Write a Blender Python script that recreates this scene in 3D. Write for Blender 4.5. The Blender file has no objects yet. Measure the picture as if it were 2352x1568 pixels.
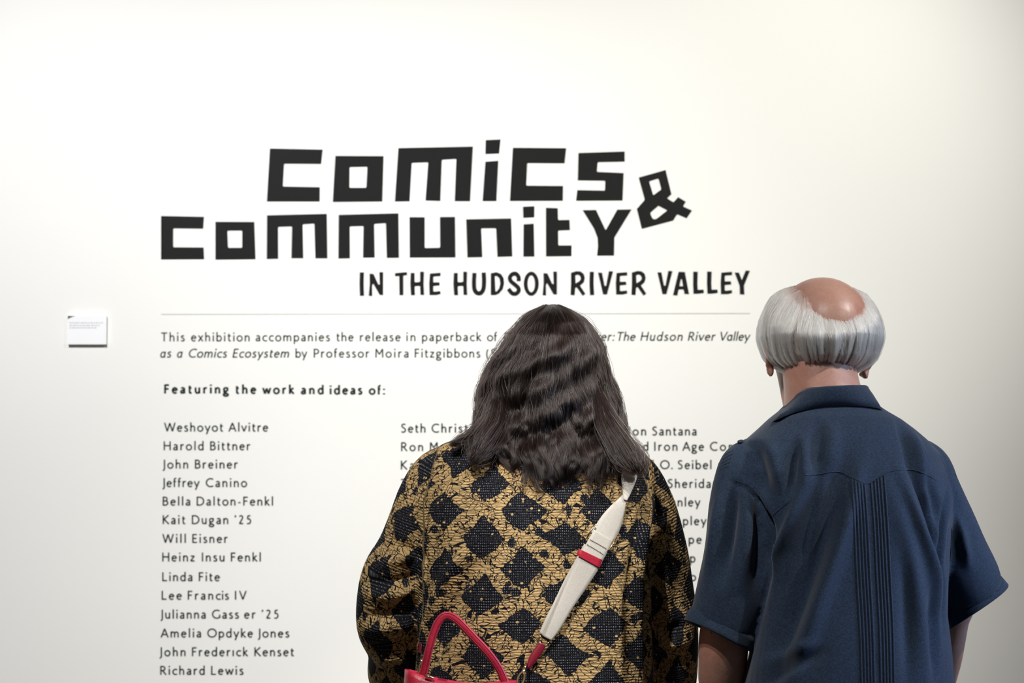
import bpy, bmesh, math, random
import numpy as np
from mathutils import Vector, Matrix
from mathutils.geometry import tessellate_polygon
from mathutils.bvhtree import BVHTree

rng = np.random.default_rng(7)
random.seed(7)
C = bpy.context.scene.collection
R = math.radians

# ------------------------------------------------------------------ camera
PITCH = R(5.0)
CAM = Vector((0.0, -5.3, 1.31))
FPX = 85.0 / 36.0 * 2352
cd = bpy.data.cameras.new('camera')
cam = bpy.data.objects.new('camera', cd)
C.objects.link(cam)
cam.location = CAM
cam.rotation_euler = (R(90) + PITCH, 0, 0)
cd.lens = 85.0
cd.sensor_width = 36.0
cd.dof.use_dof = True
cd.dof.focus_distance = 3.85
cd.dof.aperture_fstop = 7.1
cd.dof.aperture_blades = 9
bpy.context.scene.camera = cam

# ------------------------------------------------------------------ light
sc = bpy.context.scene
sc.view_settings.view_transform = 'Standard'
sc.view_settings.look = 'None'
sc.view_settings.gamma = 1.0
sc.view_settings.use_curve_mapping = False
sc.view_settings.exposure = 0.0
w = bpy.data.worlds.new('world')
sc.world = w
w.use_nodes = True
w.node_tree.nodes['Background'].inputs[0].default_value = (1.0, 0.985, 0.87, 1)
w.node_tree.nodes['Background'].inputs[1].default_value = 0.055


def spot(name, loc, aim, energy, color, size, blend, radius=0.05):
    d = bpy.data.lights.new(name, 'SPOT')
    d.energy = energy
    d.color = color
    d.spot_size = R(size)
    d.spot_blend = blend
    d.shadow_soft_size = radius
    o = bpy.data.objects.new(name, d)
    C.objects.link(o)
    o.location = loc
    o.rotation_euler = (Vector(aim) - Vector(loc)).to_track_quat('-Z', 'Y').to_euler()
    return o


def area(name, loc, aim, energy, color, sx, sy):
    d = bpy.data.lights.new(name, 'AREA')
    d.energy = energy
    d.color = color
    d.shape = 'RECTANGLE'
    d.size = sx
    d.size_y = sy
    o = bpy.data.objects.new(name, d)
    C.objects.link(o)
    o.location = loc
    o.rotation_euler = (Vector(aim) - Vector(loc)).to_track_quat('-Z', 'Y').to_euler()
    return o


spot('wall_washer_and_fill', (-1.173, -2.1, 3.216), (-0.845, 0, 1.60), 282, (1.0, 1.0, 0.995), 73.5, 1.0, 0.05)
spot('wall_washer_and_fill', (1.2, -2.1, 3.305), (0.42, 0, 2.06), 272, (1.0, 0.988, 0.915), 55.6, 1.0, 0.05)
spot('wall_washer_and_fill', (0.10, -1.9, 3.30), (0.12, 0, 1.20), 20, (1.0, 0.995, 0.97), 46, 1.0, 0.05)  # added fill, no fixture of its own: lifts the lower middle of the wall
spot('track_and_fill_light', (-0.45, -2.95, 3.25), (-0.10, -1.38, 1.38), 185, (1.0, 0.965, 0.91), 33, 0.6, 0.03)
spot('track_and_fill_light', (1.95, -2.40, 3.15), (0.45, -1.42, 1.35), 190, (1.0, 0.97, 0.92), 48, 0.7, 0.03)
spot('track_and_fill_light', (-0.55, -3.15, 3.25), (0.48, -1.40, 1.45), 100, (1.0, 0.95, 0.90), 31, 0.7, 0.03)  # extra lamp added to brighten the man's head and arms from the left
spot('side_light', (2.5, -2.0, 1.75), (0.72, -1.52, 1.28), 190, (0.40, 0.61, 1.0), 22, 0.6, 0.25)


# ------------------------------------------------------------------ helpers
def at(px, py, Y):
    """point of the plane y=Y seen at pixel (px, py) of the 2352x1568 photograph"""
    dx = (px - 1176.0) / FPX
    dy = (784.0 - py) / FPX
    d = Vector((dx, math.cos(PITCH) - dy * math.sin(PITCH), math.sin(PITCH) + dy * math.cos(PITCH)))
    t = (Y - CAM.y) / d.y
    return CAM + d * t


def scl(Y):
    return (Y - CAM.y) / FPX          # metres per pixel at depth Y


def tag(o, label=None, cat=None, group=None, kind=None):
    if label: o['label'] = label
    if cat: o['category'] = cat
    if group: o['group'] = group
    if kind: o['kind'] = kind
    return o


def empty(name, loc=(0, 0, 0)):
    o = bpy.data.objects.new(name, None)
    C.objects.link(o)
    o.location = loc
    o.empty_display_size = 0.1
    bpy.context.view_layer.update()
    return o


def link(name, me, mat=None, parent=None, smooth=True):
    o = bpy.data.objects.new(name, me)
    C.objects.link(o)
    if mat: me.materials.append(mat)
    if parent:
        o.parent = parent
        o.matrix_parent_inverse = Matrix.Translation(-wloc(parent))
    if smooth and len(me.polygons):
        me.polygons.foreach_set('use_smooth', [True] * len(me.polygons))
    return o


def wloc(o):
    v = Vector(o.location)
    while o.parent:
        v = v + o.matrix_parent_inverse.translation
        o = o.parent
        v = v + Vector(o.location)
    return v


def mesh(name, verts, faces):
    me = bpy.data.meshes.new(name)
    me.from_pydata([tuple(v) for v in verts], [], [tuple(f) for f in faces])
    me.update()
    return me


class G:
    """collects shapes into one mesh"""
    def __init__(self):
        self.v = []
        self.f = []

    def add(self, vf):
        n = len(self.v)
        self.v += [tuple(p) for p in vf[0]]
        self.f += [tuple(i + n for i in q) for q in vf[1]]
        return self

    def build(self, name, mat, parent=None, smooth=True):
        return link(name, mesh(name, self.v, self.f), mat, parent, smooth)


def box(x0, x1, y0, y1, z0, z1):
    v = [(x, y, z) for x in (x0, x1) for y in (y0, y1) for z in (z0, z1)]
    f = [(0, 1, 3, 2), (4, 6, 7, 5), (0, 4, 5, 1), (2, 3, 7, 6), (0, 2, 6, 4), (1, 5, 7, 3)]
    return v, f


def catmull(pts, n=8, closed=False):
    P = [np.array(p, float) for p in pts]
    out = []
    m = len(P)
    rngi = range(m if closed else m - 1)
    for i in rngi:
        if closed:
            p0, p1, p2, p3 = P[(i - 1) % m], P[i], P[(i + 1) % m], P[(i + 2) % m]
        else:
            p1, p2 = P[i], P[i + 1]
            p0 = P[i - 1] if i > 0 else 2 * p1 - p2
            p3 = P[i + 2] if i + 2 < m else 2 * p2 - p1
        for k in range(n):
            t = k / n
            out.append(0.5 * (2 * p1 + (p2 - p0) * t + (2 * p0 - 5 * p1 + 4 * p2 - p3) * t * t + (3 * p1 - p0 - 3 * p2 + p3) * t ** 3))
    if not closed:
        out.append(P[-1])
    return out


def rings_to_geo(rings, cap=True, closed=True):
    N = len(rings[0])
    v = [tuple(p) for r in rings for p in r]
    f = []
    for i in range(len(rings) - 1):
        for j in range(N if closed else N - 1):
            a = i * N + j
            b = i * N + (j + 1) % N
            f.append((a, b, b + N, a + N))
    if cap:
        for ri in (0, len(rings) - 1):
            c = np.mean(np.array(rings[ri], float), axis=0)
            k = len(v)
            v.append(tuple(c))
            for j in range(N):
                a = ri * N + j
                b = ri * N + (j + 1) % N
                f.append((k, b, a) if ri == 0 else (k, a, b))
    return v, f


def tube(path, radii, N=24, cap=True, end_normals=None, flat=1.0, up=None, closed=False):
    """tube along 3D path; radii per point (number or (ra, rb)); flat squeezes rb"""
    P = [np.array(p, float) for p in path]
    n = len(P)
    rings = []
    ref = np.array(up if up is not None else (0.0, -1.0, 0.0))
    for i in range(n):
        if closed:
            t = P[(i + 1) % n] - P[i - 1]
        else:
            t = P[min(i + 1, n - 1)] - P[max(i - 1, 0)]
        if end_normals and i in end_normals:
            t = np.array(end_normals[i], float)
        t = t / np.linalg.norm(t)
        b = ref - t * np.dot(ref, t)
        if np.linalg.norm(b) < 1e-4:
            b = np.array((1.0, 0, 0)) - t * t[0]
        b /= np.linalg.norm(b)
        a = np.cross(b, t)
        r = radii[i] if hasattr(radii, '__len__') else radii
        ra, rb = (r if hasattr(r, '__len__') else (r, r * flat))
        rings.append([P[i] + a * ra * math.cos(q) + b * rb * math.sin(q) for q in np.linspace(0, 2 * math.pi, N, endpoint=False)])
    if closed:
        rings.append(rings[0])
        return rings_to_geo(rings, False)
    return rings_to_geo(rings, cap)


def ellipsoid(c, r, nu=28, nv=18, rot=None):
    v, f = [], []
    rings = []
    for i in range(1, nv):
        th = math.pi * i / nv
        rings.append([(r[0] * math.sin(th) * math.cos(q), r[1] * math.sin(th) * math.sin(q), r[2] * math.cos(th)) for q in np.linspace(0, 2 * math.pi, nu, endpoint=False)])
    g = rings_to_geo(rings, True)
    v = np.array(g[0])
    v[-2] = (0, 0, r[2])
    v[-1] = (0, 0, -r[2])
    if rot is not None:
        v = v @ np.array(rot.to_3x3()).T
    v = v + np.array(c)
    return [tuple(p) for p in v], g[1]


def remesh(geos, voxel, smooth=3, factor=0.5):
    g = G()
    for q in geos: g.add(q)
    me = mesh('tmp', g.v, g.f)
    o = bpy.data.objects.new('tmp', me)
    C.objects.link(o)
    m = o.modifiers.new('r', 'REMESH')
    m.mode = 'VOXEL'
    m.voxel_size = voxel
    m.adaptivity = 0
    if smooth:
        s = o.modifiers.new('s', 'SMOOTH')
        s.iterations = smooth
        s.factor = factor
    dg = bpy.context.evaluated_depsgraph_get()
    ev = o.evaluated_get(dg)
    out = bpy.data.meshes.new_from_object(ev)
    bpy.data.objects.remove(o)
    bpy.data.meshes.remove(me)
    return out


def verts_np(me):
    a = np.empty(len(me.vertices) * 3)
    me.vertices.foreach_get('co', a)
    return a.reshape(-1, 3)


def normals_np(me):
    a = np.empty(len(me.vertices) * 3)
    me.vertices.foreach_get('normal', a)
    return a.reshape(-1, 3)


def set_verts(me, v):
    me.vertices.foreach_set('co', v.ravel())
    me.update()


def snoise(p, freq, seed, octaves=3):
    """smooth numpy noise from random plane waves"""
    r = np.random.default_rng(seed)
    out = np.zeros(len(p))
    amp = 1.0
    for o in range(octaves):
        for k in range(6):
            d = r.normal(size=3)
            d /= np.linalg.norm(d)
            out += amp * np.sin(p @ d * freq * (2 ** o) * r.uniform(0.7, 1.3) + r.uniform(0, 6.28)) / 6
        amp *= 0.5
    return out


def bvh_of(me):
    return BVHTree.FromPolygons([v.co.copy() for v in me.vertices], [tuple(p.vertices) for p in me.polygons])


# ------------------------------------------------------------------ materials
def new_mat(name):
    m = bpy.data.materials.new(name)
    m.use_nodes = True
    return m, m.node_tree, m.node_tree.nodes['Principled BSDF']


class NB:
    """little node builder"""
    def __init__(self, nt):
        self.nt = nt

    def node(self, t, **kw):
        n = self.nt.nodes.new(t)
        for k, v in kw.items(): setattr(n, k, v)
        return n

    def put(self, s, v):
        if v is None: return
        if isinstance(v, bpy.types.NodeSocket): self.nt.links.new(v, s)
        else: s.default_value = v

    def m(self, op, a, b=None, c=None, clamp=False):
        n = self.node('ShaderNodeMath', operation=op, use_clamp=clamp)
        self.put(n.inputs[0], a)
        self.put(n.inputs[1], b)
        self.put(n.inputs[2], c)
        return n.outputs[0]

    def vec(self, x, y, z=0.0):
        n = self.node('ShaderNodeCombineXYZ')
        self.put(n.inputs[0], x); self.put(n.inputs[1], y); self.put(n.inputs[2], z)
        return n.outputs[0]

    def noise(self, v, scale, detail=2.0, rough=0.5):
        n = self.node('ShaderNodeTexNoise')
        self.put(n.inputs['Vector'], v)
        n.inputs['Scale'].default_value = scale
        n.inputs['Detail'].default_value = detail
        n.inputs['Roughness'].default_value = rough
        return n.outputs[0]

    def voro(self, v, scale, feature='F1', rand=1.0):
        n = self.node('ShaderNodeTexVoronoi', feature=feature)
        self.put(n.inputs['Vector'], v)
        n.inputs['Scale'].default_value = scale
        n.inputs['Randomness'].default_value = rand
        return n.outputs['Distance']

    def mix(self, f, a, b):
        n = self.node('ShaderNodeMix', data_type='RGBA')
        self.put(n.inputs[0], f)
        self.put(n.inputs[6], a); self.put(n.inputs[7], b)
        return n.outputs[2]

    def ramp(self, v, lo, hi):
        """clamped linear step"""
        n = self.node('ShaderNodeMapRange')
        self.put(n.inputs[0], v)
        n.inputs[1].default_value = lo
        n.inputs[2].default_value = hi
        return n.outputs[0]

    def bump(self, h, strength, dist, bsdf):
        n = self.node('ShaderNodeBump')
        n.inputs['Strength'].default_value = strength
        n.inputs['Distance'].default_value = dist
        self.put(n.inputs['Height'], h)
        self.nt.links.new(n.outputs[0], bsdf.inputs['Normal'])


def obj_coord(nb):
    return nb.node('ShaderNodeTexCoord').outputs['Object']


def plain(name, col, rough=0.5, metal=0.0, var=0.0, scale=40.0, bump=0.0, bdist=0.001):
    m, nt, b = new_mat(name)
    nb = NB(nt)
    b.inputs['Roughness'].default_value = rough
    b.inputs['Metallic'].default_value = metal
    b.inputs['Base Color'].default_value = (*col, 1)
    if var or bump:
        n = nb.noise(obj_coord(nb), scale, 4.0)
        if var:
            f = nb.ramp(n, 0.3, 0.7)
            c = nb.mix(f, (*[x * (1 - var) for x in col], 1), (*[min(1, x * (1 + var)) for x in col], 1))
            nt.links.new(c, b.inputs['Base Color'])
        if bump:
            nb.bump(n, bump, bdist, b)
    return m


M = {}
M['wall'] = plain('wall_paint', (0.845, 0.84, 0.82), 0.75, 0, 0.008, 3.0, 0.12, 0.0006)
M['floor'] = plain('floor_concrete', (0.21, 0.19, 0.17), 0.45, 0, 0.10, 6.0)
M['vinyl'] = plain('black_vinyl', (0.0065, 0.0065, 0.007), 0.6, 0, 0.05, 60.0)
M['print'] = plain('grey_green_print', (0.02, 0.028, 0.026), 0.55, 0, 0.05, 60.0)
M['vinyl'].node_tree.nodes['Principled BSDF'].inputs['Specular IOR Level'].default_value = 0.15
M['print'].node_tree.nodes['Principled BSDF'].inputs['Specular IOR Level'].default_value = 0.15
M['hairline'] = plain('grey_rule', (0.64, 0.64, 0.63), 0.6, 0, 0.03, 60.0)
M['card'] = plain('white_board', (0.88, 0.88, 0.91), 0.5, 0, 0.01, 20.0)
M['card_text'] = plain('pale_grey_print', (0.55, 0.55, 0.57), 0.6, 0, 0.05, 300.0)
M['card_mark'] = plain('dark_grey_print', (0.06, 0.09, 0.09), 0.6, 0, 0.05, 300.0)
M['red'] = plain('red_leather', (0.50, 0.022, 0.052), 0.36, 0, 0.12, 420.0, 0.55, 0.0009)
M['dark_red'] = plain('dark_red_leather', (0.27, 0.012, 0.035), 0.4, 0, 0.1, 420.0, 0.3, 0.0006)
M['gold'] = plain('pale_gold_metal', (0.86, 0.72, 0.47), 0.22, 1.0, 0.03, 80.0)
M['dark_thread'] = plain('grey_thread', (0.25, 0.23, 0.2), 0.8, 0, 0.05, 90.0)
M['trouser_dark'] = plain('dark_trousers', (0.02, 0.02, 0.024), 0.85, 0, 0.15, 300.0, 0.2, 0.0005)
M['trouser_tan'] = plain('grey_trousers', (0.12, 0.11, 0.10), 0.85, 0, 0.12, 300.0, 0.2, 0.0005)
M['shoe'] = plain('black_shoe', (0.015, 0.014, 0.013), 0.4, 0, 0.1, 80.0)


def webbing():
    m, nt, b = new_mat('cream_webbing')
    nb = NB(nt)
    n = nb.noise(obj_coord(nb), 900.0, 1.0)
    c = nb.mix(nb.ramp(n, 0.35, 0.65), (0.58, 0.55, 0.50, 1), (0.69, 0.66, 0.61, 1))
    nt.links.new(c, b.inputs['Base Color'])
    b.inputs['Roughness'].default_value = 0.75
    nb.bump(n, 0.35, 0.0006, b)
    return m


M['webbing'] = webbing()


def skin(name, col, blotch):
    m, nt, b = new_mat(name)
    nb = NB(nt)
    co = obj_coord(nb)
    n1 = nb.noise(co, 22.0, 4.0, 0.6)
    n2 = nb.noise(co, 260.0, 3.0)
    c = nb.mix(nb.ramp(n1, 0.38, 0.68), (*col, 1), (*blotch, 1))
    c = nb.mix(nb.m('MULTIPLY', nb.ramp(n2, 0.45, 0.75), 0.25), c, (*[x * 0.75 for x in blotch], 1))
    nt.links.new(c, b.inputs['Base Color'])
    b.inputs['Roughness'].default_value = 0.42
    b.inputs['Subsurface Weight'].default_value = 0.18
    b.inputs['Subsurface Radius'].default_value = (0.012, 0.004, 0.002)
    b.inputs['Subsurface Scale'].default_value = 0.6
    nb.bump(n2, 0.25, 0.0008, b)
    return m


M['skin_man'] = skin('ruddy_skin', (0.45, 0.26, 0.205), (0.39, 0.185, 0.14))
M['skin_woman'] = skin('fair_skin', (0.60, 0.36, 0.27), (0.52, 0.27, 0.19))


def shirt_mat():
    m, nt, b = new_mat('navy_chambray')
    nb = NB(nt)
    co = obj_coord(nb)
    mp = nb.node('ShaderNodeMapping')
    nt.links.new(co, mp.inputs[0])
    mp.inputs['Scale'].default_value = (260, 260, 1100)
    n1 = nb.noise(mp.outputs[0], 1.0, 2.0)
    mp2 = nb.node('ShaderNodeMapping')
    nt.links.new(co, mp2.inputs[0])
    mp2.inputs['Scale'].default_value = (1200, 1200, 240)
    n2 = nb.noise(mp2.outputs[0], 1.0, 2.0)
    n = nb.m('MULTIPLY', nb.m('ADD', n1, n2), 0.5)
    c = nb.mix(nb.ramp(n, 0.38, 0.62), (0.0046, 0.0108, 0.0255, 1), (0.0172, 0.034, 0.067, 1))
    nt.links.new(c, b.inputs['Base Color'])
    b.inputs['Roughness'].default_value = 0.85
    b.inputs['Sheen Weight'].default_value = 0.12
    b.inputs['Specular IOR Level'].default_value = 0.2
    nb.bump(n, 0.3, 0.0006, b)
    return m


M['shirt'] = shirt_mat()
JW, JH = 0.1335, 0.0915


def jacket_mat():
    m, nt, b = new_mat('ochre_and_black_woven_cloth')
    nb = NB(nt)
    a = nb.node('ShaderNodeAttribute', attribute_name='pattern')
    sep = nb.node('ShaderNodeSeparateXYZ')
    nt.links.new(a.outputs['Vector'], sep.inputs[0])
    u0, v0, w0 = sep.outputs[0], sep.outputs[1], sep.outputs[2]
    P0 = a.outputs['Vector']
    # gentle irregularity of the weave
    wu = nb.m('MULTIPLY', nb.m('SUBTRACT', nb.noise(P0, 11.0, 1.0), 0.5), 0.030)
    off = nb.node('ShaderNodeVectorMath', operation='ADD')
    nt.links.new(P0, off.inputs[0]); off.inputs[1].default_value = (3.1, 7.7, 1.3)
    wv = nb.m('MULTIPLY', nb.m('SUBTRACT', nb.noise(off.outputs[0], 11.0, 1.0), 0.5), 0.030)
    u = nb.m('ADD', u0, wu)
    v = nb.m('ADD', v0, wv)
    ca = nb.m('ADD', nb.m('DIVIDE', u, JW), nb.m('DIVIDE', v, JH))
    cb = nb.m('SUBTRACT', nb.m('DIVIDE', u, JW), nb.m('DIVIDE', v, JH))
    fa = nb.m('SUBTRACT', nb.m('FRACT', ca), 0.5)
    fb = nb.m('SUBTRACT', nb.m('FRACT', cb), 0.5)
    lu = nb.m('MULTIPLY', nb.m('ADD', fa, fb), JW / 2)
    lv = nb.m('MULTIPLY', nb.m('SUBTRACT', fa, fb), JH / 2)
    idv = nb.m('ADD', nb.m('MULTIPLY', nb.m('FLOOR', ca), 3.7), nb.m('MULTIPLY', nb.m('FLOOR', cb), 9.1))
    ragged = nb.m('MULTIPLY', nb.m('SUBTRACT', nb.noise(nb.vec(u0, v0, w0), 160.0, 3.0, 0.6), 0.5), 0.42)
    lump = nb.m('MULTIPLY', nb.m('SUBTRACT', nb.noise(nb.vec(u0, v0, idv), 24.0, 1.0), 0.5), 0.75)
    d = nb.m('ADD', nb.m('DIVIDE', nb.m('ABSOLUTE', lu), 0.0375), nb.m('DIVIDE', nb.m('ABSOLUTE', lv), 0.0325))
    dd = nb.m('ADD', nb.m('ADD', d, ragged), lump)
    diamond = nb.m('LESS_THAN', dd, 1.0)
    # small spiky blots between the diamonds
    blot = nb.voro(nb.vec(u0, v0, w0), 27.0)
    blot = nb.m('LESS_THAN', nb.m('ADD', blot, nb.m('MULTIPLY', ragged, 1.1)), 0.20)
    # branching lines: radial grass around each diamond plus a loose crackle
    ang = nb.m('ARCTAN2', nb.m('MULTIPLY', lv, 1.25), lu)
    rad = nb.m('SQRT', nb.m('ADD', nb.m('MULTIPLY', lu, lu), nb.m('MULTIPLY', lv, lv)))
    wob = nb.m('MULTIPLY', nb.m('SUBTRACT', nb.noise(nb.vec(u0, v0, w0), 120.0, 2.0), 0.5), 0.55)
    grass = nb.voro(nb.vec(nb.m('ADD', nb.m('MULTIPLY', ang, 6.5), wob), nb.m('MULTIPLY', rad, 36.0), idv), 1.0, 'DISTANCE_TO_EDGE')
    l1 = nb.m('LESS_THAN', grass, 0.046)
    wob2 = nb.m('MULTIPLY', wob, 0.008)
    crackle = nb.voro(nb.vec(nb.m('ADD', u0, wob2), nb.m('ADD', nb.m('MULTIPLY', v0, 1.7), wob2), w0), 76.0, 'DISTANCE_TO_EDGE')
    l2 = nb.m('LESS_THAN', crackle, 0.034)
    gate = nb.m('GREATER_THAN', nb.noise(nb.vec(u0, v0, w0), 34.0, 1.0), 0.40)
    l2 = nb.m('MULTIPLY', l2, gate)
    lines = nb.m('MAXIMUM', l1, l2)
    flecks = nb.m('LESS_THAN', nb.voro(nb.vec(u0, nb.m('MULTIPLY', v0, 1.2), w0), 62.0), 0.15)
    dark = nb.m('MAXIMUM', nb.m('MAXIMUM', diamond, blot), lines)
    dark = nb.m('MULTIPLY', dark, nb.m('SUBTRACT', 1.0, nb.m('MULTIPLY', flecks, diamond)))
    gu = nb.m('SUBTRACT', nb.m('FRACT', nb.m('DIVIDE', u0, 0.0034)), 0.5)
    gv = nb.m('SUBTRACT', nb.m('FRACT', nb.m('DIVIDE', v0, 0.0040)), 0.5)
    dot = nb.m('LESS_THAN', nb.m('ADD', nb.m('MULTIPLY', nb.m('MULTIPLY', gu, gu), 1.5), nb.m('MULTIPLY', gv, gv)), 0.055)
    dotv = nb.m('MULTIPLY', dot, nb.ramp(nb.noise(nb.vec(u0, v0, w0), 330.0, 1.0), 0.40, 0.62))
    body = nb.m('MAXIMUM', nb.m('LESS_THAN', dd, 0.93), blot)
    dotm = nb.m('MULTIPLY', nb.m('MULTIPLY', dotv, body), dark)
    och = nb.mix(nb.ramp(nb.noise(P0, 60.0, 3.0), 0.3, 0.7), (0.50, 0.335, 0.145, 1), (0.62, 0.435, 0.21, 1))
    c = nb.mix(dark, och, (0.0075, 0.0085, 0.0135, 1))
    c = nb.mix(nb.m('MULTIPLY', dotm, 0.75), c, (0.42, 0.42, 0.42, 1))
    nt.links.new(c, b.inputs['Base Color'])
    b.inputs['Roughness'].default_value = 0.85
    b.inputs['Specular IOR Level'].default_value = 0.15
    rib = nb.m('SINE', nb.m('ADD', nb.m('MULTIPLY', v0, 2 * math.pi / 0.0046), nb.m('MULTIPLY', nb.noise(nb.vec(u0, v0, w0), 55.0, 2.0), 7.0)))
    nb.bump(rib, 0.45, 0.0009, b)
    return m


M['jacket'] = jacket_mat()


def hair_mat(name, dark=True):
    m = bpy.data.materials.new(name)
    m.use_nodes = True
    nt = m.node_tree
    nt.nodes.remove(nt.nodes['Principled BSDF'])
    h = nt.nodes.new('ShaderNodeBsdfHairPrincipled')
    nb = NB(nt)
    info = nb.node('ShaderNodeHairInfo')
    if dark:
        h.parametrization = 'COLOR'
        r = nb.m('GREATER_THAN', info.outputs['Random'], 0.975)
        c = nb.mix(info.outputs['Random'], (0.006, 0.004, 0.0036, 1), (0.017, 0.010, 0.0088, 1))
        c = nb.mix(r, c, (0.30, 0.27, 0.25, 1))
        nt.links.new(c, h.inputs['Color'])
        h.inputs['Roughness'].default_value = 0.26
        h.inputs['Radial Roughness'].default_value = 0.45
    else:
        h.parametrization = 'COLOR'
        c = nb.mix(info.outputs['Random'], (0.52, 0.50, 0.475, 1), (0.82, 0.805, 0.775, 1))
        nt.links.new(c, h.inputs['Color'])
        h.inputs['Roughness'].default_value = 0.42
        h.inputs['Radial Roughness'].default_value = 0.6
    h.inputs['IOR'].default_value = 1.50 if dark else 1.45
    nt.links.new(h.outputs[0], nt.nodes['Material Output'].inputs[0])
    return m


M['hair_dark'] = hair_mat('dark_brown_hair', True)
M['hair_white'] = hair_mat('white_hair', False)
M['hair_dark_base'] = plain('dark_hair_mass', (0.011, 0.007, 0.006), 0.6, 0, 0.3, 200.0, 0.3, 0.001)
M['hair_white_base'] = plain('white_hair_mass', (0.36, 0.31, 0.285), 0.75, 0, 0.12, 200.0, 0.3, 0.001)

# ------------------------------------------------------------------ setting
wl = G().add(box(-3.2, 3.2, 0.0, 0.12, 0.0, 3.6)).build('wall_back', M['wall'], None, False)
tag(wl, 'white painted gallery wall carrying the exhibition lettering', 'wall', kind='structure')
fl = G().add(box(-3.2, 3.2, -6.5, 0.12, -0.08, 0.0)).build('floor', M['floor'], None, False)
tag(fl, 'grey concrete gallery floor', 'floor', kind='structure')
bb = G().add(box(-3.2, 3.2, -0.012, 0.0, 0.0, 0.10)).build('baseboard_back', M['wall'], None, False)
tag(bb, 'low white baseboard along the gallery wall', 'baseboard', kind='structure')

# ------------------------------------------------------------------ lettering
YV = -0.0008


def round_poly(pts, n=4):
    """pts: (x, y) sharp or (x, y, r) rounded by r"""
    out = []
    m = len(pts)
    for i, p in enumerate(pts):
        if len(p) == 2:
            out.append((p[0], p[1]))
            continue
        a = np.array(pts[i - 1][:2], float)
        c = np.array(pts[(i + 1) % m][:2], float)
        q = np.array(p[:2], float)
        r = p[2]
        d1 = (a - q); d1 /= np.linalg.norm(d1)
        d2 = (c - q); d2 /= np.linalg.norm(d2)
        s, e = q + d1 * r, q + d2 * r
        for k in range(n + 1):
            t = k / n
            out.append(tuple((1 - t) ** 2 * s + 2 * t * (1 - t) * q + t * t * e))
    return out


def poly_geo(loops, tr, thick=0.0005):
    """extruded filled outline (first loop) with holes, in wall plane"""
    loops = [round_poly(l) for l in loops]
    flat = [tr(x, y) for l in loops for (x, y) in l]
    tris = tessellate_polygon([[Vector((x, -y, 0)) for (x, y) in l] for l in loops])
    fr = [at(px, py, YV - thick) for px, py in flat]
    bk = [Vector((p.x, 0.0, p.z)) for p in fr]
    n = len(fr)
    v = fr + bk
    f = []
    for t in tris:
        a, b, c = (fr[t[0]], fr[t[1]], fr[t[2]])
        nrm = (b - a).cross(c - a)
        f.append(tuple(t) if nrm.y < 0 else tuple(reversed(t)))
    k = 0
    for l in loops:
        m = len(l)
        for i in range(m):
            a = k + i
            b = k + (i + 1) % m
            f.append((a, b, b + n, a + n))
        k += m
    return v, f


def ribbon2d(pts, wd, closed=False):
    P = [np.array(p, float) for p in pts]
    if closed and np.linalg.norm(P[0] - P[-1]) < 1e-6: P = P[:-1]
    n = len(P)
    L, Rr = [], []
    for i in range(n):
        if closed:
            d1 = P[i] - P[i - 1]; d2 = P[(i + 1) % n] - P[i]
        else:
            d1 = P[i] - P[i - 1] if i > 0 else P[1] - P[0]
            d2 = P[i + 1] - P[i] if i < n - 1 else P[i] - P[i - 1]
        d1 = d1 / (np.linalg.norm(d1) + 1e-9); d2 = d2 / (np.linalg.norm(d2) + 1e-9)
        n1 = np.array((-d1[1], d1[0])); n2 = np.array((-d2[1], d2[0]))
        nn = n1 + n2
        l = np.linalg.norm(nn)
        nn = n1 if l < 0.2 else nn / l
        k = min(2.2, 1 / max(0.3, float(np.dot(nn, n1))))
        L.append(P[i] + nn * wd / 2 * k)
        Rr.append(P[i] - nn * wd / 2 * k)
    f = []
    for i in range(n if closed else n - 1):
        j = (i + 1) % n
        f.append((i, j, j + n, i + n))
    return L + Rr, f


def stroke_geo(pts, wd, tr, closed=False, y=YV):
    v, f = ribbon2d(pts, wd, closed)
    v3 = [at(*tr(p[0], p[1]), y) for p in v]
    out = []
    for q in f:
        a, b, c = v3[q[0]], v3[q[1]], v3[q[2]]
        out.append(q if (b - a).cross(c - a).y < 0 else tuple(reversed(q)))
    return v3, out


def zo(ox, oy, s):
    return lambda x, y: (ox + x / s, oy + y / s)


r1, r2, r3 = zo(340, 300, 3.92), zo(880, 300, 3.92), zo(1280, 300, 3.92)
q = 12
TITLE1 = [
    (r1, [[[(1098, 160), (1572, 170), (1558, 298), (1224, 296, q), (1213, 502, q), (1546, 508), (1545, 636), (1070, 636)]]]),
    (r1, [[[(1687, 226), (2120, 228), (2109, 636), (1664, 640)], [(1814, 326, q), (1976, 323, q), (1966, 514, q), (1812, 514, q)]]]),
    (r2, [[[(138, 156), (808, 142), (783, 633), (645, 633), (660, 252, q), (528, 260, q), (515, 631), (382, 627), (407, 283, q), (257, 288, q), (238, 634), (106, 636)]]]),
    (r2, [[[(924, 84), (1057, 78), (1044, 204), (921, 209)]], [[(921, 279), (1037, 270), (1020, 632), (896, 632)]]]),
    (r2, [[[(1169, 153), (1648, 157), (1634, 292), (1298, 290, q), (1288, 494, q), (1620, 497), (1618, 629), (1142, 631)]]]),
    (r2, [[[(1759, 200), (2175, 187), (2175, 277), (1932, 282, q), (1924, 370, q), (2166, 381), (2156, 627), (1738, 629), (1749, 534), (1998, 539, q), (2001, 449, q), (1753, 446)]]]),
]
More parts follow.
